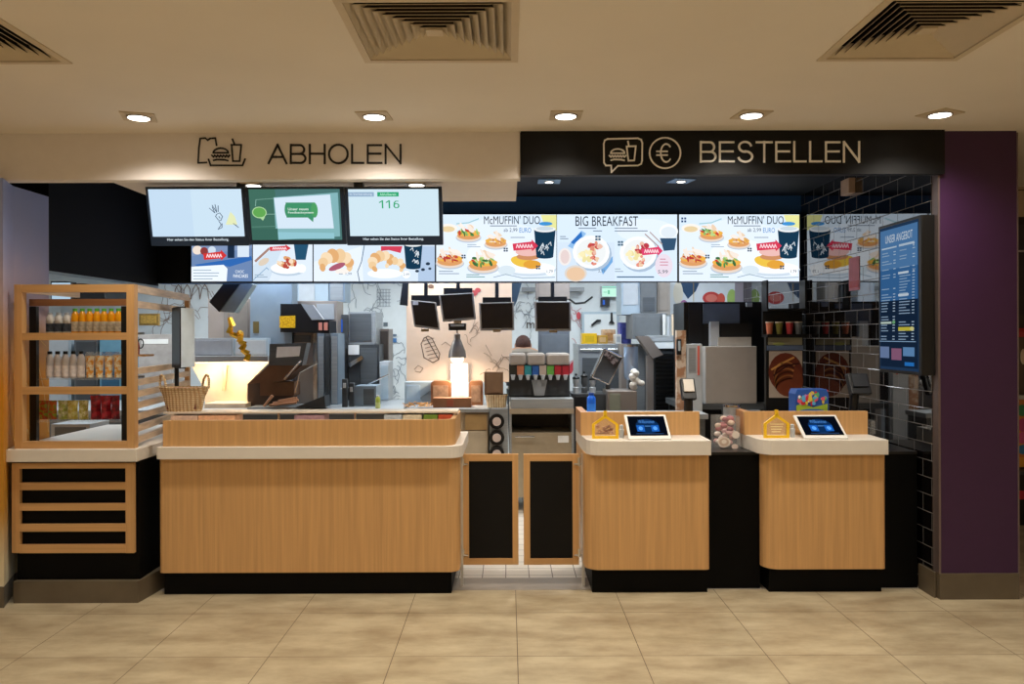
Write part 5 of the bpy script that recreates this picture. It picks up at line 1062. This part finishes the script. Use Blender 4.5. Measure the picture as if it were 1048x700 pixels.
# cup dispenser
x0, x1, _, _ = rect(500.5, 300, 520, 400, 7.0)
t = thing('cup_dispenser', 'grey steel lid dispenser column with stacked black rings left of the soda counter', 'dispenser', ((x0+x1)/2, 7.1, 0))
B().box(x0+0.004, x1-0.004, 7.0, 7.45, 0, KZ).obj('body', STEEL, t)
for y in (431, 447.5, 464, 480):
    cx_, cz_ = at(508.5, y, 6.98); rg = B().tube((cx_, 6.94, cz_), (cx_, 7.0, cz_), 0.066, 0.066, 24).obj('black_ring', BLACKPL, t); B().tube((cx_, 6.932, cz_), (cx_, 6.945, cz_), 0.036, 0.04, 20).obj('lid_stack', mat('pale_pink_lid', 'C9B8B0'), rg)
# soda dispenser and its counter
x0, x1, _, _ = rect(521, 300, 587, 400, 7.0)
t = thing('soda_counter', 'steel counter with an open dark shelf and drawer under the soda dispenser', 'counter', ((x0+x1)/2, 7.3, 0))
B().box(x0, x1, 6.98, 7.7, KZ-0.045, KZ).obj('top', mat('warm_steel', 'B8AC98', rough=0.35, metal=0.5), t)
zd = zat(443, 7.0, 555); B().box(x0+0.02, x1-0.02, 7.45, 7.5, zd, KZ-0.045).obj('shelf_back', BLACKPL, t); B().box(x0, x0+0.02, 6.99, 7.5, 0, KZ-0.045).obj('side_panel', STEEL, t); B().box(x1-0.02, x1, 6.99, 7.5, 0, KZ-0.045).obj('side_panel', STEEL, t)
dw = B().box(x0+0.02, x1-0.02, 7.0, 7.45, 0.12, zd).obj('drawer', mat('beige_steel_drawer', 'B0A48E', rough=0.35, metal=0.5), t); B().tube((x0+0.05, 6.975, zd-0.03), (x0+0.22, 6.975, zd-0.03), 0.006).obj('drawer_handle', CHROME, dw); B().pbox(571, 446, 582, 453, 6.994, 0.005).obj('tag', PAPER, dw)
t = thing('soda_dispenser', 'wide black soda dispenser with a row of coloured flavour labels and nozzles', 'soda dispenser', (xat(552, 7.1), 7.2, KZ))
B().pbox(521, 372, 583, 406, 7.2, 0.3).obj('body', DGREY, t); B().box(rect(521, 0, 583, 1, 7.2)[0], rect(521, 0, 583, 1, 7.2)[1], 7.2, 7.5, KZ, zat(405, 7.2, 552)).obj('lower_body', DSTEEL, t)
for a, c in ((521, 538), (539.5, 558), (559.5, 583)): 
    q = rect(a, 361.5, c, 373.5, 7.12); B().box(q[0], q[1], 7.1, 7.4, q[2], q[3]).obj('top_cap', mat('warm_grey_cap', 'A39A92', rough=0.5), t, bev=0.02)
for i, c in enumerate(('2A2A22', 'C07A58', '2A8A96', '2458A0', 'B8A89C', '62A046', 'A8202E', 'B02434')):
    a = 521.5+i*7.7; B().pbox(a, 374, a+6.9, 384, 7.12, 0.08).obj('flavour_label', mat('flavour_'+c, c), t, label='flavour label of its own colour')
    q = at(a+3.5, 386, 7.08); B().tube((q[0], 7.10, q[1]+0.02), (q[0], 7.10, q[1]-0.025), 0.022, 0.012, 10).obj('nozzle', LGREY, t)
ppoly([(544, 389), (560, 389), (557, 405), (547, 405)], 7.14, 0.06, 'centre_chute', GREYP, t)
x0, x1, z0, z1 = rect(523, 405, 587, 418, 7.0); B().box(x0, x1, 6.99, 7.2, KZ, zat(408, 7.0, 552)).obj('drip_tray', STEEL, t, bev=0.004)
kb('grey_wall_unit', 'taupe grey box unit hanging behind the right kitchen monitor', 'wall unit', 548.5, 287, 583, 306, 8.0, 0.2, TAUPE, base=None, panel=(551, 290, 565, 304, mat('taupe_door', '82776F')))
kb('grey_screen_board', 'dark grey panel standing behind the soda dispenser', 'panel', 551, 338, 583, 420, 7.9, 0.06, mat('blue_dark_grey', '5A6068', rough=0.5), base='F', panel=(554, 342, 581, 362, mat('blue_dark_grey2', '62686F')))
for i, (a, c) in enumerate(((534, 548), (582, 598))):
    B().pbox(a, 294, c, 298, 10.3, 0.15).obj('wall_shelf', GREYP, None, 'small grey wall shelf on the back wall, %s of the taupe wall unit' % ('left' if i == 0 else 'right'), 'shelf', 'grey wall shelves')
B().path([(*at(x, y, 10.3), ) and (at(x, y, 10.3)[0], 10.488, at(x, y, 10.3)[1]) for x, y in ((583, 305), (590, 310), (600, 309), (608, 303))], 0.012, 6).obj('cable', DGREY, None, 'dark cable sagging along the back wall left of the exit sign', 'cable')
# ---- right group
worktop(0.62, 1.62, 6.45, 6.78, 'steel worktop right behind the left register counter')
xx0 = xat(593, 8.4); xx1 = xat(640, 8.4)
t = kb('steel_prep_fridge', 'long steel prep fridge along the back under the whiteboard', 'fridge', 592, 352, 662, 424, 8.6, 0.7, STEEL, base='F', panel=(596, 366, 634, 400, DSTEEL), handle=(594, 640, 358))
x0, x1, z0, z1 = rect(615.5, 292.5, 632, 304, 10.4)
t = thing('exit_sign', 'small lit green and white emergency exit sign on the back wall', 'exit sign', ((x0+x1)/2, 10.4, z0)); B().box(x0, x1, 10.4, 10.49, z0, z1).obj('housing', LGREY, t)
art('lit_face', t, flat(10.399), [('r', 616.2, 295, 631.5, 303.5, 'BFF0DC'), ('r', 622, 297, 624, 301, '6FC4A0'), ('l', [(618, 299), (621, 299)], .8, '7FD0AC'), ('r', 616.2, 293, 631.5, 294.4, '8FD8C0')], GLOWART)
kb('wall_phone', 'black wall telephone under the exit sign', 'telephone', 615, 305, 624, 313.5, 10.4, 0.08, BLACKPL, base=None, panel=(617, 307, 619, 312, BLUEP))
x0, x1, z0, z1 = rect(596, 319, 634, 352, 10.35)
t = thing('whiteboard', 'white wall board with black tools hanging on it, behind the yellow tray', 'board', ((x0+x1)/2, 10.4, z0)); B().box(x0, x1, 10.4, 10.45, z0, z1).obj('board', PBLUE, t); B().box(x0+.03, x1-.03, 10.385, 10.4, z0+.03, z1-.03).obj('white_face', WALLW, t)
ppoly([(605, 332), (611, 327), (615, 327), (615, 329), (611, 330), (606, 334)], 10.35, 0.02, 'hanging_scoop', BLACKPL, None, label='black curved tool hanging in the middle of the white wall board', cat='tool')
ppoly([(625, 320), (627, 320), (627, 328), (629, 331), (623, 331), (625, 328)], 10.35, 0.02, 'hanging_spatula', BLACKPL, None, label='black spatula hanging at the right of the white wall board', cat='tool')
zt_ = zat(352, 8.6, 625)
def onf(name, label, cat, a, y0, c, m, Y=8.7, d=0.2, panel=None, group=None):
    x0, x1, z0, z1 = rect(a, y0, c, 352, Y); t = thing(name, label, cat, ((x0+x1)/2, Y, zt_), group); B().box(x0, x1, Y, Y+d, zt_, z1).obj('body', m, t, bev=0.004)
    if panel: B().box(x0+(x1-x0)*.2, x1-(x1-x0)*.2, Y-.004, Y, zt_+(z1-zt_)*.2, zt_+(z1-zt_)*.75).obj('front_label', panel, t)
onf('yellow_tray', 'bright yellow tray on the back prep fridge', 'tray', 596, 341, 611, YELP, panel=mat('deep_yellow', 'D8B010'))
onf('sauce_tub', 'amber tub beside the yellow tray', 'tub', 611.5, 343, 622, mat('amber_plastic', 'C89A3A', var=.3, scale=25), panel=mat('tan_label', 'D8B07A'))
onf('bread_bag', 'tan bag of buns beside the amber tub', 'bag', 617, 337, 630, mat('bun_bag', 'D2B08C', var=.3, scale=25), Y=8.95, panel=mat('bun_bag2', 'B8854E', var=.3, scale=30))
onf('blue_glove_box', 'blue and violet glove box on the back prep fridge', 'box', 634.5, 330, 646, mat('violet_blue', '4A4F9A', var=.3, scale=30), panel=mat('violet_dark', '343A80'))
onf('white_tub', 'white tub between the bun bag and the blue glove box', 'tub', 630, 342, 636, WHITEP, Y=8.65, panel=LGREY)
# chrome framed tilted basket
t = thing('tilted_basket', 'tilted chrome-framed grey bin with dark contents', 'bin', (xat(620, 7.4), 7.4, zat(395, 7.4)))
Q = [(606, 386), (619, 357), (637, 366), (623, 393)]
ppoly(Q, 7.45, 0.2, 'bin_body', DSTEEL, t)
for i in range(4):
    p, q = at(*Q[i], 7.43), at(*Q[(i+1) % 4], 7.43); B().tube((p[0], 7.43, p[1]), (q[0], 7.43, q[1]), 0.011).obj('frame_bar', CHROME, t)
ppoly([(617, 362), (622, 359), (633, 369), (629, 375)], 7.42, 0.03, 'dark_contents', prnt('dark_red_mix', '3A2420', '9A8A84', 40), t)
p = at(622, 393, 7.5); B().box(p[0]-0.02, p[0]+0.02, 7.5, 7.6, zat(400.5, 7.2, 637), p[1]+0.02).obj('stand', DSTEEL, t)
kb('shake_cabinet', 'dark worktop cabinet under the black coffee grinders', 'cabinet', 585.5, 403, 620, 424, 7.35, 0.4, DGREY, base='F', panel=(588, 406, 600, 424, BLACKPL))
zz = zat(403, 7.35, 600)
for i, (a, c, y0) in enumerate(((586.5, 593.5, 388), (595, 602, 386), (604, 610, 389))):
    x0, x1, _, z1 = rect(a, y0, c, 403, 7.4); xm = (x0+x1)/2; t = thing('coffee_grinder', ('left', 'middle', 'right')[i]+' of three small black and chrome grinders left of the tilted chrome bin', 'grinder', (xm, 7.45, zz), 'small grinders')
    B().lathe([(0.028, 0), (0.03, 0.05), (0.018, 0.06), (0.03, 0.09), (0.03, z1-zz)], (xm, 7.45, zz), 14).obj('body', DSTEEL if i % 2 else LGREY, t, smooth=True); B().lathe([(0.034, 0), (0.034, 0.012), (0.01, 0.03), (0.01, 0.05)], (xm, 7.45, z1), 14).obj('knob', BLACKPL, t, smooth=True)
x = xat(605, 6.6); bottle('spray_bottle', 'bright blue plastic bottle behind the left register counter', 'bottle', x, 6.6, KZ, 0.165, 0.036, (BLUEP, mat('blue_label', '2F80E8'), mat('dark_blue_cap', '0C3F96')), None)
kb('olive_cabinet', 'olive grey steel cabinet behind the left tablet', 'cabinet', 622, 400.5, 652, 424, 7.2, 0.4, TAUPE, base='F', panel=(624, 403, 635, 424, mat('olive_grey', '7E8070', rough=.5)))
zz = zat(400.5, 7.2, 637)
kb('tall_steel_column', 'tall steel column right of the tilted chrome bin', 'column', 636, 352, 641, 400, 7.9, 0.2, TAUPE, base='F')
x0, x1, z0, z1 = rect(640.5, 354, 655, 389, 7.3)
t = thing('steel_container', 'shiny pale blue steel container hanging behind the left tablet', 'container', ((x0+x1)/2, 7.4, z0)); B().lathe([(0.055, 0), (0.066, 0.03), (0.066, z1-z0)], ((x0+x1)/2, 7.42, z0), 20).obj('container_body', mat('bright_blue_steel', 'A8BCD6', rough=0.25, metal=0.5), t, smooth=True); B().lathe([(0.07, 0), (0.07, 0.014)], ((x0+x1)/2, 7.42, z1-0.006), 20).obj('rim', CHROME, t); B().box((x0+x1)/2-0.01, (x0+x1)/2+0.01, 7.48, 7.52, zz, z1).obj('bracket', DSTEEL, t)
b = B(); rnd = random.Random(8)
xb, zb_ = at(652, 401, 7.25)
for i in range(12): b.ball((xb+rnd.uniform(-.04, .04), 7.28+rnd.uniform(-.02, .02), zz+.03+i*.013), .035, .03, .028, 8, 6)
b.obj('crumpled_bag', mat('white_film', 'D2CCC2', rough=.5, bump=.5, scale=30), None, 'crumpled white plastic bag under the shiny steel container', 'bag')
t = thing('vent_pipe', 'taupe angled duct on a thin post left of the dark louvred cabinet', 'duct', (xat(665, 7.8), 7.8, 0))
ppoly([(652, 344), (664, 344), (679, 363), (668, 367)], 7.75, 0.15, 'angled_duct', TAUPE, t); x0, x1, _, z1 = rect(662, 364, 668.5, 424, 7.8); B().box(x0, x1, 7.78, 7.86, 0, z1).obj('post', TAUPE, t)
t = kb('louvred_cabinet', 'dark grey louvred cabinet behind the left register upstand', 'cabinet', 668.5, 357, 692, 424, 7.95, 0.5, DGREY, base='F')
for i in range(14): B().pbox(671, 362+i*4.2, 690, 364.4+i*4.2, 7.94, 0.012).obj('louvre', BLACKPL, t)
B().pbox(669, 350.5, 692, 356.5, 7.93, 0.5).obj('white_top', mat('bright_white_top', 'E4EAEC', rough=.3), t)
kb('upper_grey_cabinet', 'pale grey upper cabinet under the BIG BREAKFAST screen', 'cabinet', 636, 287, 655.5, 322, 8.3, 0.4, PBLUE, base=None, panel=(638, 290, 653, 312, LGREY))
kb('upper_dark_cabinet', 'dark grey upper cabinet right of the pale upper cabinet', 'cabinet', 656, 287, 672, 320, 8.25, 0.4, mat('mid_dark_grey', '6A6E70', rough=.5), base=None, panel=(658, 304, 670, 318, DSTEEL))
kb('upper_taupe_cabinet', 'taupe upper cabinet left of the wall food pictures', 'cabinet', 672.5, 287, 686, 322, 8.3, 0.4, mat('warm_taupe', 'A39A90', rough=.5), base=None, panel=(674, 290, 684, 318, mat('warm_taupe2', '958B80')))
kb('grey_hood_box', 'mid grey extractor box above the angled taupe duct', 'hood', 648, 320.5, 680, 347, 8.15, 0.5, mat('mid_grey_hood', '74787A', rough=.45, metal=.2), base=None, panel=(650, 324, 676, 344, mat('mid_grey_hood2', '6C7072', rough=.45)))
kb('steel_ledge', 'grey steel ledge over the dark louvred cabinet', 'ledge', 662, 343.5, 692, 350, 8.0, 0.45, STEEL, base=None, panel=(664, 345, 690, 349, GREYP))
for i in range(4):
    a = 679+i*4.6; x0, x1, z0, z1 = rect(a, 321+2*(i % 2), a+3.6, 343, 8.05); xm = (x0+x1)/2
    t = thing('cup_stack', '%s from the left of the upright cup stacks on the steel ledge' % ORD[i].capitalize(), 'cups', (xm, 8.1, z0), 'cup stacks on the steel ledge')
    B().lathe([(0.014, 0), (0.019, z1-z0)], (xm, 8.1, z0), 12).obj('cup_body', (WHITEP, LGREY, CREAM, TAUPE)[i], t, smooth=True); B().lathe([(0.022, 0), (0.022, 0.01)], (xm, 8.1, z1-0.004), 12).obj('rim', GREYP, t)
t = thing('hanging_phone_board', 'narrow brown board with a black handset behind the left card terminal', 'board', (xat(697, 6.9), 6.9, 0))
B().box(xat(692, 6.9), xat(701.5, 6.9), 6.88, 6.94, 0, zat(338, 6.9, 697)).obj('board', prnt('orange_brown_mix', 'A87A5A', 'CDB8A4', 14), t); B().pbox(692.8, 347, 697.5, 363, 6.85, 0.03).obj('handset', BLACKPL, t, bev=.004); B().pbox(694, 349, 696.5, 359, 6.845, 0.005).obj('handset_screen', PBLUE, t)
t = thing('steel_tower', 'pale steel tower with a red strip left of the big drinks machine', 'appliance', (xat(710, 6.9), 6.9, 0))
B().box(xat(702, 6.9), xat(718, 6.9), 6.88, 6.96, 0, zat(352, 6.9, 710)).obj('body', LGREY, t, bev=.003); B().pbox(714, 354, 716, 384, 6.87, 0.01).obj('red_strip', mat('coral_strip', 'D86A5A'), t); B().pbox(705, 356, 712, 380, 6.872, 0.008).obj('panel', STEEL, t)
# big coffee machine on its stand
Yq = 7.0
x0, x1, _, _ = rect(697, 300, 786, 400, Yq)
t = thing('machine_stand', 'dark steel stand with legs under the big drinks machine', 'stand', ((x0+x1)/2, 7.2, 0)); zst = zat(413, Yq, 742); ztp = zst-0.0
B().box(x0, x1, Yq-0.02, 7.7, ztp-0.05, ztp).obj('top', DSTEEL, t)
for a in (x0+0.04, (x0+x1)/2, x1-0.04): B().box(a-0.02, a+0.02, Yq, Yq+0.04, 0, ztp-0.05).obj('leg', DSTEEL, t)
B().box(x0+0.02, x1-0.02, 7.6, 7.66, 0, ztp-0.05).obj('back_panel', BLACKPL, t)
t = thing('drinks_machine', 'large black-framed drinks machine with a wide plain steel front', 'drinks machine', ((x0+x1)/2, 7.2, ztp))
q = lambda a, b_, c, e, y, d: B().pbox(a, b_, c, e, y, d)
xb0, xb1, _, zz1 = rect(700, 309, 785, 400, 7.15)
B().box(xb0, xb1, 7.15, 7.6, ztp, zz1).obj('cabinet', mat('glossy_black_case', '0B0C0E', rough=0.3), t, bev=.004)
q(720, 311, 757, 331, 7.12, 0.03).obj('blue_grey_panel', mat('blue_grey_glass', '5A6470', rough=0.3), t); q(705, 311, 718, 352, 7.13, 0.02).obj('side_door', mat('dark_door', '1A1C20', rough=.3), t)
q(727, 329, 736, 354, 7.08, 0.06).obj('pale_block', LGREY, t); q(735, 345, 769, 355, 7.06, 0.09).obj('cup_shelf', mat('silver_beige', 'B5AEA4', rough=.4), t); q(737, 331, 770, 345, 7.11, 0.04).obj('recess', mat('very_dark_recess', '1C1A18', rough=.4), t)
x2, x3, z2, z3 = rect(722, 354.5, 774.5, 412, Yq); B().box(x2, x3, Yq, 7.15, ztp, z3).obj('steel_front', mat('plain_steel_front', 'B4ACA4', rough=0.45, metal=0.05, var=.03), t, bev=.004)
q(764, 309.5, 770, 314, 7.13, 0.02).obj('indicator_panel', GREYP, t)
# food pictures high on the back
x0, x1, z0, z1 = rect(686, 287, 816, 330, 8.45)
t = thing('wall_picture_panel', 'wide pale wall panel with salad and tomato pictures above the big drinks machine', 'picture', ((x0+x1)/2, 8.5, z0)); B().box(x0, x1, 8.46, 8.5, z0, z1).obj('panel', WALLW, t)
sh = [('p', [(693, 289), (716, 289), (712, 298), (704, 306)], '2A4866'), ('e', 728, 305, 9, 6.5, 'C8403A'), ('e', 728, 305, 6, 4, 'DC7A6A'), ('e', 738, 306, 4, 6, 'D85A48'), ('e', 749, 305, 5, 9, 'A8C46A'), ('e', 768, 302, 5, 8, 'B8324A'), ('r', 752, 289, 763, 309, '9A9096'), ('e', 778, 301, 5, 11, '7FB074'), ('e', 790, 305, 4, 9, 'C4D8B0'), ('r', 795, 289, 806, 316, 'A8A0A8'), ('e', 694, 300, 5, 12, 'E6DEC8'), ('e', 700, 312, 4, 5, 'A86A9A')]+[('l', [(806+i*2.5, 312), (807+i*2.5, 296), (810+i*2, 311)], .8, '4A5058') for i in range(3)]+[('r', 709.5, 290, 710, 309, 'C9A23A')]
art('food_pictures', t, flat(8.459), sh, PRINTART)
# poster unit at the tiled wall
Yp = 6.62
x0, x1, z0, z1 = rect(784, 345, 822, 409, Yp)
t = thing('burger_poster', 'upright framed food poster standing at the end of the tiled wall', 'poster', ((x0+x1)/2, Yp, 0)); zf = 0.0
B().box(x0, x1, Yp, Yp+0.05, zf, z1).obj('frame', BLACKPL, t, bev=.002); B().pbox(785, 353.5, 822, 358.5, Yp-0.006, 0.006).obj('blue_grey_rail', mat('blue_grey_rail', '5A6A86'), t)
sh = [('r', 786, 345.5, 821, 353, '8E8A72'), ('r', 787, 359, 821, 407, 'B9AA9C'), ('e', 804, 381, 17.5, 20, '6E2E1A'), ('e', 807, 390, 15, 16, '7A3A20')]
for i in range(6): sh.append(('l', ell(806-i*.5, 386+i*1.5, 13-i*.6, 16-i*2.2, -25, 14, 190, 340), 1.5, ('C88648', '4A1C10')[i % 2]))
sh += [('l', [(790, 378), (800, 372), (812, 366)], 2, 'D89A52'), ('l', [(792, 384), (806, 374), (817, 372)], 1.6, '3C140C'), ('e', 797, 352, 6, 1.6, '9AA05A')]
art('poster_picture', t, flat(Yp-0.001), sh, PRINTART)
x0, x1, z0, z1 = rect(783, 316, 824, 344, 6.66); x1 = min(x1, XR-0.01)
t = thing('cup_rack', 'black rack holding four printed cups above the food poster', 'rack', ((x0+x1)/2, 6.7, z0)); zsh = zat(342, 6.66, 803)
B().box(x0, x1, 6.72, 6.75, zat(345, 6.66), z1).obj('back', BLACKPL, t); B().box(x0, x1, 6.60, 6.75, zat(345, 6.66, 803), zsh).obj('shelf', BLACKPL, t); B().box(x0, x1, 6.60, 6.75, z1-0.02, z1).obj('top', BLACKPL, t)
B().box(x0, x0+0.015, 6.62, 6.75, z1, 1.996).box(x1-0.015, x1, 6.62, 6.75, z1, 1.996).obj('hanger', BLACKPL, t)
for i, (a, c) in enumerate(((787.5, 'C06A4A'), (797.5, '7E7A34'), (808, 'B8383E'), (817, '6A7074'))):
    xm, _ = at(a, 335, 6.65); t = thing('printed_cup', ('orange', 'olive green', 'red', 'grey')[i]+' printed paper cup on the black rack above the food poster', 'cup', (xm, 6.65, zsh), 'cups on the black rack')
    B().lathe([(0.020, 0), (0.030, 0.095)], (xm, 6.65, zsh), 16).obj('cup_body', mat('cup_'+c, c, rough=.5, var=.15, scale=30), t, smooth=True); B().lathe([(0.032, 0.095), (0.032, 0.104)], (xm, 6.65, zsh), 16).obj('rim', mat('cream_rim', 'C9BCA8'), t)
# ================================================================== RIGHT EDGE, BEYOND THE COLUMN
Yr = 6.4; xr0 = xat(1034, Yr)
t = thing('drinks_fridge', 'narrow view of a shop shelf with colourful packets beyond the purple column', 'shelf unit', (xr0+0.4, Yr+0.3, 0))
B().box(xr0, xr0+0.9, Yr+0.02, Yr+0.6, 0, zat(172, Yr, 1045)).obj('cabinet', mat('shelf_cabinet', '3A3432', rough=.5), t)
sh = [('r', 1035, 172, 1160, 194, 'B8A48C'), ('r', 1035, 162, 1160, 172, '0A0A0C'), ('r', 1035, 222, 1160, 230, '141014'), ('r', 1035, 195, 1160, 222, 'BBA78E'), ('r', 1035, 230, 1160, 322, '2A2630'), ('r', 1035, 256, 1160, 258, 'B8B0B0'), ('r', 1035, 336, 1160, 345, 'C83A40'), ('r', 1035, 345, 1160, 408, '5A5048'), ('r', 1035, 408, 1160, 480, 'D88A3A'), ('e', 1046, 420, 5, 6, '3A9A6A'), ('e', 1047, 435, 6, 7, 'C84A8A'), ('e', 1046, 448, 5, 6, 'D85A9A'), ('e', 1047, 460, 6, 5, '3A8AC8'), ('r', 1035, 468, 1160, 478, 'E8A838'), ('r', 1035, 478, 1160, 502, '14110F'), ('r', 1035, 502, 1160, 511, 'C8283A'), ('r', 1035, 511, 1160, 572, '0E0C0B'), ('r', 1035, 572, 1160, 600, '8A8078'), ('e', 1047, 365, 3, 8, 'E4DCD0')]
art('shelf_front', t, flat(Yr+0.019), sh, PRINTART)
for i in range(3): B().box(xr0+0.0, xr0+0.9, Yr-0.1, Yr+0.02, zat((336, 404, 480)[i], Yr, 1045)-0.03, zat((336, 404, 480)[i], Yr, 1045)).obj('shelf_board', (REDP, LGREY, DGREY)[i], t)
# ================================================================== PERSON IN THE KITCHEN (seen from behind)
def person():
    px, Y = 535.5, 9.3
    x = xat(px, Y, 360); y = Y; top = zat(342.5, Y, px); H = top; sc = H/1.555
    t = thing('person', 'person with brown hair and grey shirt seen from behind, standing behind the soda dispenser', 'person', (x, y, 0))
    def V(a, b, c): return (x+a*sc, y+b*sc, c*sc)
    # joints: (name, position, radius, parent)
    J = [('pelvis', V(0, 0, .90), .135, None), ('waist', V(0, 0, 1.02), .12, 'pelvis'), ('chest', V(0, -.01, 1.20), .14, 'waist'), ('collar', V(0, 0, 1.34), .09, 'chest'), ('neck', V(0, .05, 1.375), .055, 'collar'), ('skull', V(0, .08, 1.42), .08, 'neck'), ('crown', V(0, .09, 1.46), .065, 'skull')]
    for s, n in ((-1, 'l'), (1, 'r')):
        J += [(n+'hip', V(.09*s, 0, .84), .10, 'pelvis'), (n+'knee', V(.10*s, .01, .46), .06, n+'hip'), (n+'ankle', V(.10*s, -.01, .09), .042, n+'knee'), (n+'toe', V(.11*s, .13, .035), .035, n+'ankle'),
              (n+'sho', V(.17*s, 0, 1.33), .062, 'collar'), (n+'elb', V(.22*s, .02, 1.06), .045, n+'sho'), (n+'wri', V(.16*s, .22, .97), .028, n+'elb'), (n+'palm', V(.14*s, .29, .965), .034, n+'wri')]
        for f, (dx, ln, dz) in enumerate(((-.028, .062, 0), (-.010, .075, .004), (.009, .070, .003), (.027, .055, 0))):
            J += [(n+'f%da' % f, V(.14*s+dx, .29+ln*.6, .968+dz), .0095, n+'palm'), (n+'f%db' % f, V(.14*s+dx, .29+ln, .95+dz), .008, n+'f%da' % f)]
        J += [(n+'tha', V(.14*s-.045*s, .30, .975), .011, n+'palm'), (n+'thb', V(.14*s-.06*s, .335, .97), .009, n+'tha')]
    ix = {j[0]: i for i, j in enumerate(J)}; off = Vector((x, y, 0))
    me = bpy.data.meshes.new('body'); me.from_pydata([Vector(j[1])-off for j in J], [(ix[j[3]], i) for i, j in enumerate(J) if j[3]], []); me.materials.append(mat('skin', 'C08E70', rough=.6))
    o = bpy.data.objects.new('body', me); COL.objects.link(o); o.parent = t
    m = o.modifiers.new('skin', 'SKIN'); m.use_smooth_shade = True
    for i, j in enumerate(J): sv = me.skin_vertices[0].data[i]; sv.radius = (j[2]*sc, j[2]*sc*(.8 if j[0] in ('pelvis', 'waist', 'chest') else 1)); sv.use_root = (i == 0)
    s_ = o.modifiers.new('sub', 'SUBSURF'); s_.levels = 1; s_.render_levels = 1
    shirt = mat('grey_shirt', '8E8478', rough=.8)
    B().lathe([(.165*sc, .88*sc), (.15*sc, 1.02*sc), (.17*sc, 1.2*sc), (.19*sc, 1.31*sc), (.17*sc, 1.36*sc), (.075*sc, 1.395*sc)], (x, y, 0), 20, 1.15, .82).obj('shirt', shirt, t, smooth=True)
    for s in (-1, 1): B().tube(V(.165*s, 0, 1.345), V(.215*s, .015, 1.12), .075*sc, .062*sc, 14).obj('sleeve', shirt, t, smooth=True)
    tr = B()
    for s in (-1, 1): tr.tube(V(.085*s, 0, .92), V(.10*s, .01, .46), .115*sc, .08*sc, 14).tube(V(.10*s, .01, .47), V(.10*s, -.01, .08), .08*sc, .065*sc, 14)
    tr.obj('trousers', BLACKPL, t, smooth=True)
    B().lathe([(.172*sc, .96*sc), (.168*sc, 1.08*sc), (.18*sc, 1.22*sc)], (x, y, 0), 20, 1.16, .84).obj('apron', mat('dark_apron', '1C1E24', rough=.8), t, smooth=True)
    B().ball(V(0, .06, 1.452), .092*sc, .105*sc, .10*sc, 16, 10).obj('hair', mat('brown_hair', '4A2A20', rough=.7, var=.3, scale=60), t, smooth=True)
    for s in (-1, 1): B().ball(V(.09*s, .09, 1.425), .012*sc, .02*sc, .03*sc, 8, 6).obj('ear', MATS['skin'], t, smooth=True)
    B().ball(V(0, .175, 1.40), .014*sc, .02*sc, .022*sc, 8, 6).obj('nose', MATS['skin'], t, smooth=True)
    for s in (-1, 1): B().tube(V(.105*s, -.06, .03), V(.115*s, .15, .03), .045*sc, .04*sc, 12).obj('shoe', BLACK, t, smooth=True)
person()
